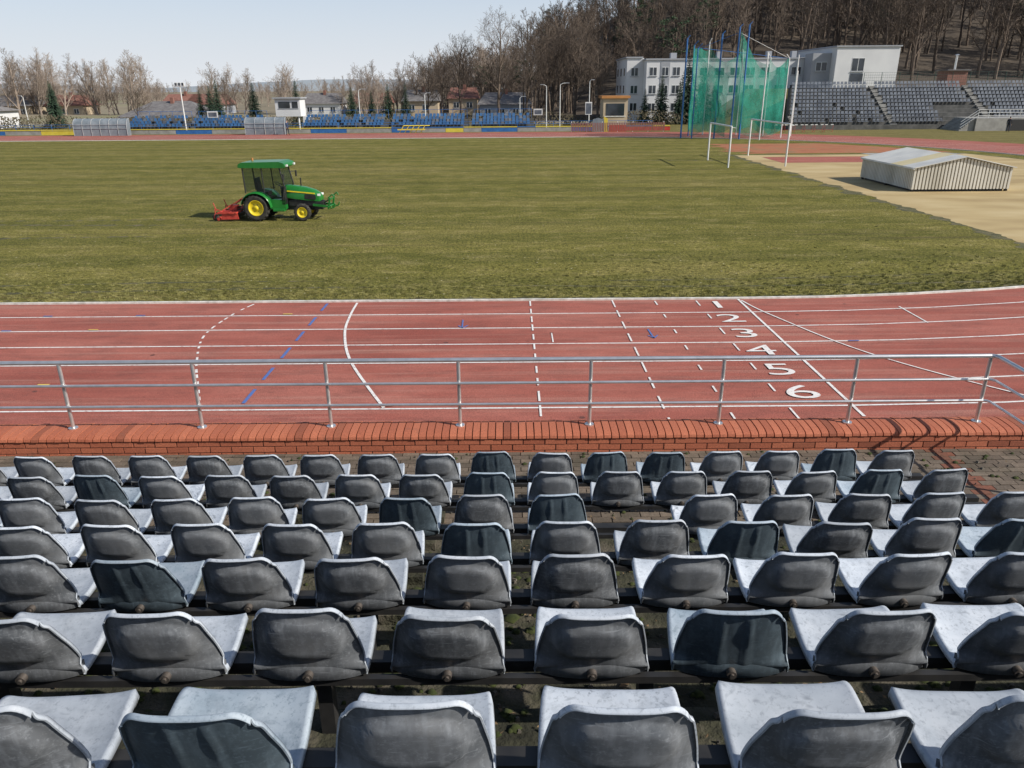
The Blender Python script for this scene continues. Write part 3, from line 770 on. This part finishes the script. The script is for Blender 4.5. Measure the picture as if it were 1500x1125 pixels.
mb.bb((-29.4,114.2,0),(-28.6,115.4,1.9),m_whitewall)
for i in range(8): mb.bb((-28.6+i*.25,114.3,1.7-i*.22),(-28.35+i*.25,115.3,1.76-i*.22),m_greywall)
mb.obj('announcer_cabin')
mb=MB(); mb.bb((13.8,119,0),(17.4,123,3.9),m_tanwall); mb.bb((13.5,118.7,3.9),(17.7,123.3,4.25),m_orange); mb.bb((14.2,118.96,1.5),(16.9,118.99,3.2),m_glass); mb.bb((14.0,118.9,1.35),(17.1,118.99,1.45),m_metalw)
mb.obj('kiosk')
def lamp(x,y,h,arm=1.2,m=m_metalw):
    mb=MB(); mb.cyl((0,0,0),(0,0,h),.08,m,8,.05); mb.path([(0,0,h),(arm*.4,0,h+.2),(arm,0,h+.25)],.04,m,6); mb.box((arm+.15,0,h+.25),(.5,.2,.09),m_greywall); mb.obj('street_lamp',loc=(x,y,0))
for x,y,h,a in((5.3,117,5.6,-.8),(7.3,117.5,5.8,.9),(11.6,118,6.2,.3),(-84,122,5.0,-.6),(-75,125,4.6,-.6),(-22,118,5.2,.6),(-12.5,119,4.6,.5),(1.5,121,4,.5)): lamp(x,y,h,a)
mb=MB(); mb.cyl((0,0,0),(0,0,6.2),.1,m_metalw,8,.07)
for i in(-1,0,1):
    mb.box((i*.45,-.05,6.2),(.34,.16,.42),m_metalw); mb.box((i*.45,-.14,6.2),(.27,.02,.33),m_glass)
mb.bb((-.75,-.03,5.9),(.75,.03,5.97),m_metalw); mb.obj('floodlight_mast',loc=(-43.8,108.2,0))
for x,y,w,h,m in((-40,108.3,1.4,.8,m_metalw),(3.8,108.5,1.2,.8,m_metalw),(10.6,108.5,.9,1.6,m_metalw)):
    mb=MB(); mb.cyl((x-w*.35,y,0),(x-w*.35,y,2),.04,m_dark,6); mb.cyl((x+w*.35,y,0),(x+w*.35,y,2),.04,m_dark,6); mb.bb((x-w/2,y-.06,2.0),(x+w/2,y-.01,2.0+h),m); mb.bb((x-w*.4,y-.075,2.1),(x+w*.4,y-.065,2+h-.15),m_bluegrey); mb.obj('notice_board')
mb=MB(); 
for i in range(5): mb.path([(-14.6+i*.7,105.2,0),(-14.0+i*.7,105.2,.9),(-13.4+i*.7,105.6,.9)],.05,m_yellow,6)
mb.bb((-14.8,105,.35),(-11.2,105.3,.5),m_yellow); mb.obj('yellow_barrier')
mb=MB(); mb.prism([(10.8,0),(10.9,1.5),(11.6,1.7),(12.3,1.5),(12.4,0)],105,105.5,m_shelter); mb.prism([(12.4,0),(12.3,1.9),(12.8,1.6),(12.9,0)],105,105.4,m_yellow); mb.prism([(13.0,0),(13.1,.8),(15.2,.8),(15.3,0)],105,105.5,m_redp); mb.obj('sponsor_banner')
mb=MB()
for x in rng(8,20,.22): mb.bb((x,104.0,0.1),(x+.13,104.04,1.15),m_redroof)
for x in rng(8,20,2): mb.bb((x-.04,104.05,0),(x+.04,104.12,1.3),m_metalw)
mb.obj('slatted_fence')
for i in range(6):
    mb=MB(); x=33.5+i*1.25; y=99.5
    mb.bb((-.55,-.02,.86),(.55,.02,.95),m_metalw); mb.bb((-.18,-.025,.855),(.18,.025,.955),m_black)
    for s in(-.5,.5): mb.cyl((s,0,.9),(s,0,.05),.02,m_redp,6); mb.cyl((s,0,.05),(s,.6,.05),.02,m_redp,6)
    mb.cyl((-.5,0,.3),(.5,0,.3),.015,m_redp,6); mb.obj('track_hurdle',loc=(x,y,0))

# ---------------------------------------------------------------- right grandstand
mb=MB(); gx0,gx1=36.5,100; RW=11
mb.bb((gx0,104.6,0),(56.5,105,.6),m_concd)
for r in range(RW):
    y=105+r*.8; z=.55+r*.46; xs0=gx0+ (r*.25)
    mb.bb((xs0,y,0),(gx1,y+.8,z),m_concd)
    x=xs0+.6
    while x<gx1-.5:
        sec=((x-gx0)%13)
        if sec>1.1 and R.random()>.02 and not(57<x<64 and r<5): minis(mb,x,y+.2,z,m_bluegrey)
        x+=.52
for r in range(RW):
    for sx in range(5):
        xx=gx0+sx*13+.5
        if xx<gx0+r*.25: continue
        for q in(0,1): mb.bb((xx-.0,105+r*.8+.4*q-.25,.55+r*.46-.2+.2*q),(xx+.9,105+r*.8+.4*q+.1,.55+r*.46+.2*q-.01),m_concl)
for x in rng(gx0,56.5,1.8): mb.cyl((x,104.7,.6),(x,104.7,1.6),.03,m_dark,5)
for z in(1.15,1.6): mb.cyl((gx0,104.7,z),(56.5,104.7,z),.03,m_dark,5)
mb.obj('grandstand')
mb=MB();
mb.bb((58,99.5,0),(70,104.5,1.5),m_concl); 
for i in range(8): mb.bb((56.2+i*.22,99.8,0),(56.42+i*.22,104.3,.18*(i+1)),m_concl)
for x in rng(58.2,70,1.3): mb.cyl((x,99.7,1.5),(x,99.7,2.5),.03,m_metalw,5)
for z in(1.8,2.15,2.5): mb.cyl((58.2,99.7,z),(70,99.7,z),.03,m_metalw,5); mb.cyl((56.2,99.7,z-1.4),(58.2,99.7,z),.03,m_metalw,5)
mb.bb((62,99.44,0),(64.6,99.495,1.35),m_dark)
mb.obj('concrete_stairway')
mb=MB()
for x in rng(50,102,2.5): mb.cyl((x,115.2,5.0),(x,115.2,7.1),.04,m_fence,5)
for z in(5.7,6.05,6.4,6.75,7.1): mb.cyl((50,115.2,z),(102,115.2,z),.018,m_fence,4)
for x in rng(50,102,.3): mb.cyl((x,115.2,5.2),(x,115.2,7.1),.008,m_fence,3,cap=False)
mb.obj('wire_fence')
mb=MB(); mb.bb((66.5,124,5),(69.5,127,7.4),m_redroof); mb.cyl((68.2,125.5,7.4),(68.2,125.5,9.6),.16,m_steel,10); mb.cyl((68.2,125.5,9.6),(68.2,125.5,9.75),.4,m_steel,12,.1); mb.bb((66.2,123.7,7.4),(69.8,127.3,7.55),m_roof)
mb.obj('boiler_shed')

# ---------------------------------------------------------------- buildings
def win(mb,x0,x1,z0,z1,y,n=2):
    mb.bb((x0,y-.03,z0),(x1,y-.005,z1),m_metalw)
    w=(x1-x0)/n
    for i in range(n): mb.bb((x0+w*i+.07,y-.05,z0+.08),(x0+w*(i+1)-.05,y-.032,z1-.08),m_glass)
    mb.bb((x0-.08,y-.14,z0-.08),(x1+.08,y-.004,z0-.01),m_greywall)
def winx(mb,X,y0,y1,z0,z1):
    mb.bb((X-.03,y0,z0),(X-.005,y1,z1),m_metalw); mb.bb((X-.05,y0+.08,z0+.08),(X-.032,(y0+y1)/2-.04,z1-.08),m_glass); mb.bb((X-.05,(y0+y1)/2+.04,z0+.08),(X-.032,y1-.08,z1-.08),m_glass)
Bd=empty('apartment_building',(0,0,0))
mb=MB(); mb.bb((22.4,134,0),(30.6,150,9.5),m_whitewall); mb.bb((19.6,137,0),(22.39,150,9.9),m_whitewall); mb.bb((22.2,133.8,9.5),(30.8,150.2,9.72),m_greywall); mb.bb((19.4,136.8,9.9),(22.19,150.2,10.1),m_greywall)
mb.bb((24.7,133.94,4.0),(26.2,133.99,9.3),m_greywall)
for f in range(3):
    z=1.6+f*2.75
    for x in(22.9,26.7,28.8): win(mb,x,x+1.2,z,z+1.35,134)
    win(mb,24.9,26.0,z,z+1.35,133.94)
    for y in(139,143,147): winx(mb,19.6,y,y+1.4,z,z+1.4)
    win(mb,20.3,21.5,z,z+1.35,137)
mb.bb((27,138,9.73),(28,139,10.7),m_greywall)
mb.obj('main_block',Bd)
mb=MB(); mb.bb((30.81,137,0),(52,150,9.6),m_whitewall); mb.bb((30.81,136.8,9.6),(51.79,150.2,9.82),m_greywall)
for f in(0,1,2):
    for i in range(8): win(mb,31.8+i*2.55,33.4+i*2.55,1.6+f*2.75,2.9+f*2.75,137)
for i in range(4): mb.bb((35+i*4.2,139,9.83),(35.8+i*4.2,140,10.9),m_greywall); mb.cyl((36.6+i*4.2,141,9.8),(36.6+i*4.2,141,11.3),.05,m_dark,5)
mb.obj('long_wing',Bd)
mb=MB(); mb.bb((52.01,131,0),(62,150,11.1),m_whitewall); mb.bb((51.8,130.8,11.1),(62.2,150.2,11.3),m_greywall); mb.bb((49,133,0),(52,136.5,10.3),m_greywall)
win(mb,54.6,56.6,7.5,9.5,131); 
for y in(138,142): winx(mb,52.01,y,y+1.6,7.4,9)
mb.bb((54.6,130.92,6),(56.6,130.99,7.2),m_glass)
win(mb,49.6,51.4,7.6,9.0,133)
mb.obj('end_block',Bd)
def house(name,x0,x1,y0,y1,wz,rz_,mw,mr,hip=2.5):
    mb=MB(); mb.bb((x0,y0,-.5),(x1,y1,wz),mw); o=.5
    ym=(y0+y1)/2; V=[(x0-o,y0-o,wz),(x1+o,y0-o,wz),(x1+o,y1+o,wz),(x0-o,y1+o,wz),(x0+hip,ym,rz_),(x1-hip,ym,rz_)]
    mb.add(V,[(0,1,5,4),(2,3,4,5),(1,2,5),(3,0,4),(3,2,1,0)],mr)
    x=x0+1
    while x<x1-2: win(mb,x,x+1.2,wz-1.9,wz-.7,y0); x+=2.8
    mb.bb(((x0+x1)/2,ym-.9,rz_-.8),((x0+x1)/2+.6,ym-.3,rz_+.6),m_redroof); mb.obj(name)
house('grey_roofed_house',-71,-55,146,156,.9,3.6,m_tanwall,m_roof,4.5)
house('low_white_building',-96,-80.5,124,132,2.6,3.3,m_whitewall,m_roof,.0)
house('tan_house',-22,-15,168,176,3.0,5.2,m_tanwall,m_roof,.2)
house('tan_house',-13,-7,172,180,3.4,5.6,m_tanwall,m_redroof,.2)
house('village_house',-6,4,160,170,2.4,4.6,m_greywall,m_roof,1)
for x in (-125,-112,-84,-78,-50,-38): house('village_house',x,x+9,195,203,2.2,4.6,R.choice([m_tanwall,m_whitewall,m_greywall]),R.choice([m_roof,m_redroof]),.4)

# ---------------------------------------------------------------- trees
def tube(V,F,pts,rs,n):
    o=len(V); 
    for i,(p,r) in enumerate(zip(pts,rs)):
        d=(pts[min(i+1,len(pts)-1)]-pts[max(i-1,0)]).normalized(); a=d.orthogonal().normalized(); b=d.cross(a)
        for k in range(n):
            t=6.2832*k/n; V.append(p+a*math.cos(t)*r+b*math.sin(t)*r)
    for i in range(len(pts)-1):
        for k in range(n): F.append((o+i*n+k,o+i*n+(k+1)%n,o+(i+1)*n+(k+1)%n,o+(i+1)*n+k))
def bare_mesh(seed,h,narrow=.0,counts=(11,7,6,4),mat=m_bark,tw=.016,start=.25,spread=.44):
    r=random.Random(seed); V=[];F=[]
    def grow(p,d,L,rd,lv):
        seg=(5,4,3,2,1)[lv]; pts=[p.copy()]; rs=[rd]; c=p.copy(); dd=d.copy()
        for i in range(seg):
            dd=(dd+Vector((r.uniform(-1,1),r.uniform(-1,1),r.uniform(-.6,1)))*(.10,.22,.26,.28,.2)[lv]).normalized()
            c=c+dd*L/seg; pts.append(c.copy()); rs.append(max(tw*.5,rd*(1-(i+1)/seg*(.75 if lv else .8))))
        tube(V,F,pts,rs,(6,4,3,3,3)[lv])
        if lv>=4: return
        n=counts[lv]
        for k in range(n):
            t=(start if lv==0 else .15)+(1-start if lv==0 else .85)*(k+r.random()*.7)/n
            t=min(t,.99); u=t*seg; i=min(int(u),seg-1); q=pts[i].lerp(pts[i+1],u-i); ax=(pts[i+1]-pts[i]).normalized()
            side=ax.orthogonal().normalized(); side.rotate(Matrix.Rotation(k*2.4+r.uniform(-.6,.6),3,ax))
            ang=r.uniform(.55,1.05)*(1-narrow)
            nd=(ax*math.cos(ang)+side*math.sin(ang)+Vector((0,0,.12+narrow*.4))).normalized()
            if lv==0: ln=h*spread*(1-.62*t)*r.uniform(.7,1.2)*(1-narrow*.4)
            else: ln=L*r.uniform(.38,.62)*(1-.35*t)
            grow(q,nd,ln,max(tw,rs[i]*(.5,.5,.5,.5)[lv]),lv+1)
    grow(Vector((0,0,-.3)),Vector((r.uniform(-.05,.05),r.uniform(-.05,.05),1)).normalized(),h*.92,h*.018,0)
    me=bpy.data.meshes.new('bare_tree'); me.from_pydata(V,[],F); me.materials.append(mat); return me
def spruce_mesh(seed,h,mat=m_spruce,Rf=.2):
    r=random.Random(seed); mb=MB(); mb.cyl((0,0,0),(0,0,h),h*.02,m_bark,6,.01)
    z=h*.05
    while z<h*.985:
        rr=h*Rf*(1-z/h)**.85*r.uniform(.8,1.15)+.05; n=9
        a0=r.uniform(0,6.3)
        for k in range(n):
            a=a0+k*6.283/n+r.uniform(-.25,.25); L=rr*r.uniform(.7,1.15); d=Vector((math.cos(a),math.sin(a),0)); s=Vector((-d.y,d.x,0))
            for q in range(4):
                t=.2+.8*q/4; w=L*.22*(1.15-t); c=d*L*t+Vector((0,0,z-.28*L*t+.1*L*t*t+r.uniform(-.05,.05)))
                e=d*L*(t+.28)+Vector((0,0,z-.30*L*t-.10*L))
                mb.add([c-s*w+Vector((0,0,-.06*L)),c+Vector((0,0,.05)),e,c+s*w+Vector((0,0,-.08*L))],[(0,1,2),(1,3,2)],mat)
        z+=h*.024
    return mb.mesh('spruce')
def pine_mesh(seed,h):
    r=random.Random(seed); mb=MB(); mb.cyl((0,0,0),(r.uniform(-.4,.4),0,h*.92),h*.018,m_bark,6,.05)
    for b in range(26):
        z=h*r.uniform(.55,.95); a=r.uniform(0,6.3); L=h*.17*r.uniform(.5,1.1)*(1.2-(z/h-.55)); c=Vector((math.cos(a)*L,math.sin(a)*L,z+L*.3))
        mb.cyl((0,0,z),c,.05,m_bark,4,.02)
        for q in range(45):
            p=c+Vector((r.gauss(0,.5),r.gauss(0,.5),r.gauss(0,.3)))*h*.045; s=.20
            v=[p+Vector((r.uniform(-1,1),r.uniform(-1,1),r.uniform(-.6,.6)))*s*1.4 for _ in range(3)]
            mb.add(v,[(0,1,2)],m_pine)
    return mb.mesh('pine')
BT=[bare_mesh(11+i,16,.1+.06*(i%3),(10,6,5,3),m_bark,.026) for i in range(5)]
BS=[bare_mesh(51+i,16,.0,(14,9,6,4),m_bark,.013,.2,.52) for i in range(3)]
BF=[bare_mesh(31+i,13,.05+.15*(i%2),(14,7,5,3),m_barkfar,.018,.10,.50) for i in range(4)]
ST=[spruce_mesh(5+i,8,Rf=.20+.03*i) for i in range(3)]
PT=[pine_mesh(3,17),pine_mesh(4,17)]
def place(name,me,x,y,h,base,par=None,wx=1):
    s=h/base; o=link(name,me,(x,y,hgt(x,y)-.1),par,R.uniform(0,6.28),(s*wx,s*wx,s)); return o
for x,y,h in((-2,150,18),(-9,150,14.5),(-13,152,11),(-16,158,11),(3,148,14),(8,152,15),(12,150,16),(-60,170,9),(-28,160,10),(-65,140,6),(16,146,13)): place('bare_tree',R.choice(BS),x,y,h,16)
for x,h in((-73.7,7),(-71.3,7.2),(-49.7,5.7),(-48,6.3),(-45.6,7.4),(-40.5,6.8),(-33.5,7.2),(-25.4,6),(-22.4,5.4),(-19.4,6.4),(-16.5,6.6)): place('spruce_tree',R.choice(ST),x,126+R.uniform(0,5),h,8)
for x,y,h in((23.8,127,7.5),(27.6,126,10.2),(21.4,128,5.4),(26.2,125,6.5),(30.3,127,8.5),(32.5,128,7)): place('spruce_tree',R.choice(ST),x,y,h,8)
F=empty('forest')
for i in range(640):
    x=R.uniform(-20,150); y=R.uniform(152,255)
    if x<0 and y<170: continue
    if 18<x<66 and y<156: continue
    if abs(x/y)>.76: continue
    p=R.random()
    if p<.95: place('forest_tree',R.choice(BT),x,y,R.uniform(13,19)*(.75 if x<4 else 1),16,F,R.uniform(.85,1.2))
    else: place('forest_pine',R.choice(PT),x,y,R.uniform(13,17)*(.7 if x<4 else 1),17,F)
F2=empty('distant_treeline')
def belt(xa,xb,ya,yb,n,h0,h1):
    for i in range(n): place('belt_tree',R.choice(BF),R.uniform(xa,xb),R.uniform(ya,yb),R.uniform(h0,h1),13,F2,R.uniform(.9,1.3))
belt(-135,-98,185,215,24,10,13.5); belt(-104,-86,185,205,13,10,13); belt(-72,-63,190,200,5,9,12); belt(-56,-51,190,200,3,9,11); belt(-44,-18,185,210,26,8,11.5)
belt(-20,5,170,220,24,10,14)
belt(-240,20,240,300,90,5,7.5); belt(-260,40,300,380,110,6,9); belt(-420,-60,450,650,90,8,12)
Hd=MB(); m_hedge=M('hedge_twigs',[(.06,.05,.035),(.14,.12,.07)],.8,1)
for i in range(9000):
    x=R.uniform(-98,34); y=R.uniform(121,124.5); h=1.0+1.0*noise.noise(Vector((x*.12,1,0)))
    z=R.uniform(0,max(.3,h+.6)); a=R.uniform(0,6.3); s=R.uniform(.12,.35)
    Hd.add([(x,y,z),(x+math.cos(a)*s,y+math.sin(a)*s,z+R.uniform(-.1,.4)),(x+math.cos(a+1)*s*.5,y,z+s)],[(0,1,2)],m_hedge)
Hd.obj('hedge',fix=False)
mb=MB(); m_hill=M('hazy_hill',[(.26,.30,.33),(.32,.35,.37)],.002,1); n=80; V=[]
for i in range(n+1):
    x=-3500+5000*i/n; h=20+26*(noise.noise(Vector((x*.0012,0,5)))+.3)+4*noise.noise(Vector((x*.01,0,1)))
    V+=[(x,2600,-5),(x,2700,max(8,h)),(x,3200,max(8,h)*.9)]
mb.add(V,[(3*i+q,3*i+3+q,3*i+4+q,3*i+1+q) for i in range(n) for q in(0,1)],m_hill,True); mb.obj('distant_hills')

# ---------------------------------------------------------------- people
m_skin=M('skin',[(.5,.32,.24)],5,.6); m_cloth=M('dark_clothes',[(.015,.017,.022),(.04,.04,.05)],9,.9); m_jean=M('trousers',[(.03,.035,.05)],9,.9); m_hair=M('hair',[(.03,.02,.015)],9,.8); m_jkt=M('blue_jacket',[(.03,.05,.10)],9,.9)
def person(x,y,z,rz,jacket,stride=.12):
    V=[];E=[];Rd=[]
    def v(p,r,par=None):
        V.append(p);Rd.append(r)
        if par is not None:E.append((par,len(V)-1))
        return len(V)-1
    pel=v((0,0,.95),.15); sp=v((0,0,1.15),.14,pel); ch=v((0,.01,1.36),.165,sp); nk=v((0,.0,1.50),.06,ch); hd=v((0,-.01,1.60),.085,nk); h2=v((0,-.01,1.70),.095,hd); v((0,0,1.77),.05,h2); v((0,-.115,1.63),.018,hd)
    for s in(-1,1):
        hp=v((s*.10,0,.90),.11,pel); kn=v((s*.11,-s*stride*.6,.50),.07,hp); an=v((s*.11,-s*stride+.03,.09),.05,kn); v((s*.13,-s*stride-.14,.04),.045,an)
        sh=v((s*.19,0,1.43),.075,ch); el=v((s*.26,s*.05,1.15),.05,sh); wr=v((s*.25,-.10+s*.05,.92),.033,el); pm=v((s*.25,-.13+s*.05,.85),.036,wr)
        for q in range(4):
            f=v((s*.25+ (q-1.5)*.006,-.165+q*.022+s*.05,.79-.005*abs(q-1)),.010,pm); v((s*.245,-.16+q*.02+s*.05,.755-.006*abs(q-1.5)),.008,f)
        t=v((s*.235,-.18+s*.05,.84),.011,pm); v((s*.23,-.195+s*.05,.80),.009,t)
    me=bpy.data.meshes.new('p'); me.from_pydata(V,E,[]); o=link('tmp',me); o.modifiers.new('s','SKIN'); sv=me.skin_vertices[0].data
    for i,r in enumerate(Rd): sv[i].radius=(r,r*.85)
    sv[0].use_root=True
    sd=o.modifiers.new('u','SUBSURF'); sd.levels=1; sd.render_levels=1
    bpy.context.view_layer.update()
    m2=bpy.data.meshes.new_from_object(o.evaluated_get(bpy.context.evaluated_depsgraph_get())); bpy.data.objects.remove(o)
    for m in(m_skin,jacket,m_jean,m_hair,m_black): m2.materials.append(m)
    for p in m2.polygons:
        c=p.center; p.use_smooth=True
        if c.z>1.5: k=3 if (c.z>1.70 or (c.y>.03 and c.z>1.58)) else 0
        elif c.z<.10: k=4
        elif abs(c.x)>.19 and c.z<.92: k=0
        elif c.z<.90: k=2
        else: k=1
        p.material_index=k
    return link('person',m2,(x,y,z),rz=rz)
person(60.6,97.0,0,rad(150),m_cloth); person(-28.6,102.6,.012,rad(60),m_jkt)

# ---------------------------------------------------------------- light, world, camera
w=bpy.data.worlds.new('World'); S.world=w; w.use_nodes=True; nt=w.node_tree
sky=nt.nodes.new('ShaderNodeTexSky'); sky.sky_type='NISHITA'; sky.sun_disc=False
az=112; elv=36
sky.sun_elevation=rad(elv); sky.sun_rotation=rad(az); sky.air_density=1.0; sky.dust_density=1.0; sky.ozone_density=1.5
ST_=.11
tc=nt.nodes.new('ShaderNodeTexCoord'); sx=nt.nodes.new('ShaderNodeSeparateXYZ'); nt.links.new(tc.outputs['Generated'],sx.inputs[0])
hz=ramp(nt,[(1,1,1),(.75,.75,.75),(.25,.25,.25),(0,0,0)],-.02,.6); hz.color_ramp.elements[0].position=0; hz.color_ramp.elements[1].position=.10; hz.color_ramp.elements[2].position=.24; hz.color_ramp.elements[3].position=.5
nt.links.new(sx.outputs[2],hz.inputs[0])
hc=ramp(nt,[(.78,.81,.85),(.60,.70,.86)],0,.14); nt.links.new(sx.outputs[2],hc.inputs[0])
vm=nt.nodes.new('ShaderNodeVectorMath'); vm.operation='SCALE'; vm.inputs['Scale'].default_value=1/ST_; nt.links.new(hc.outputs[0],vm.inputs[0])
c=mixc(nt,hz.outputs[0],sky.outputs[0],vm.outputs[0])
bg=nt.nodes['Background']; bg.inputs[1].default_value=ST_; nt.links.new(c,bg.inputs[0])
sd=Vector((math.sin(rad(az))*math.cos(rad(elv)),math.cos(rad(az))*math.cos(rad(elv)),math.sin(rad(elv))))
L=bpy.data.lights.new('sun','SUN'); L.energy=5.0; L.angle=rad(.5); L.color=(1,.95,.87)
lo=bpy.data.objects.new('sun',L); S.collection.objects.link(lo); lo.rotation_euler=sd.to_track_quat('Z','Y').to_euler(); lo.location=(20,-20,60)
cam=bpy.data.cameras.new('camera'); co=bpy.data.objects.new('camera',cam); S.collection.objects.link(co)
cam.sensor_width=36; cam.lens=36*1110/1500; cam.clip_end=8000; cam.clip_start=.05
mt=Matrix.Rotation(rad(90-21.35),4,'X')@Matrix.Rotation(-.0077,4,'Z'); co.matrix_world=Matrix.Translation((0,0,5.45))@mt
S.camera=co
S.view_settings.view_transform='Standard'; S.view_settings.look='None'; S.view_settings.exposure=0
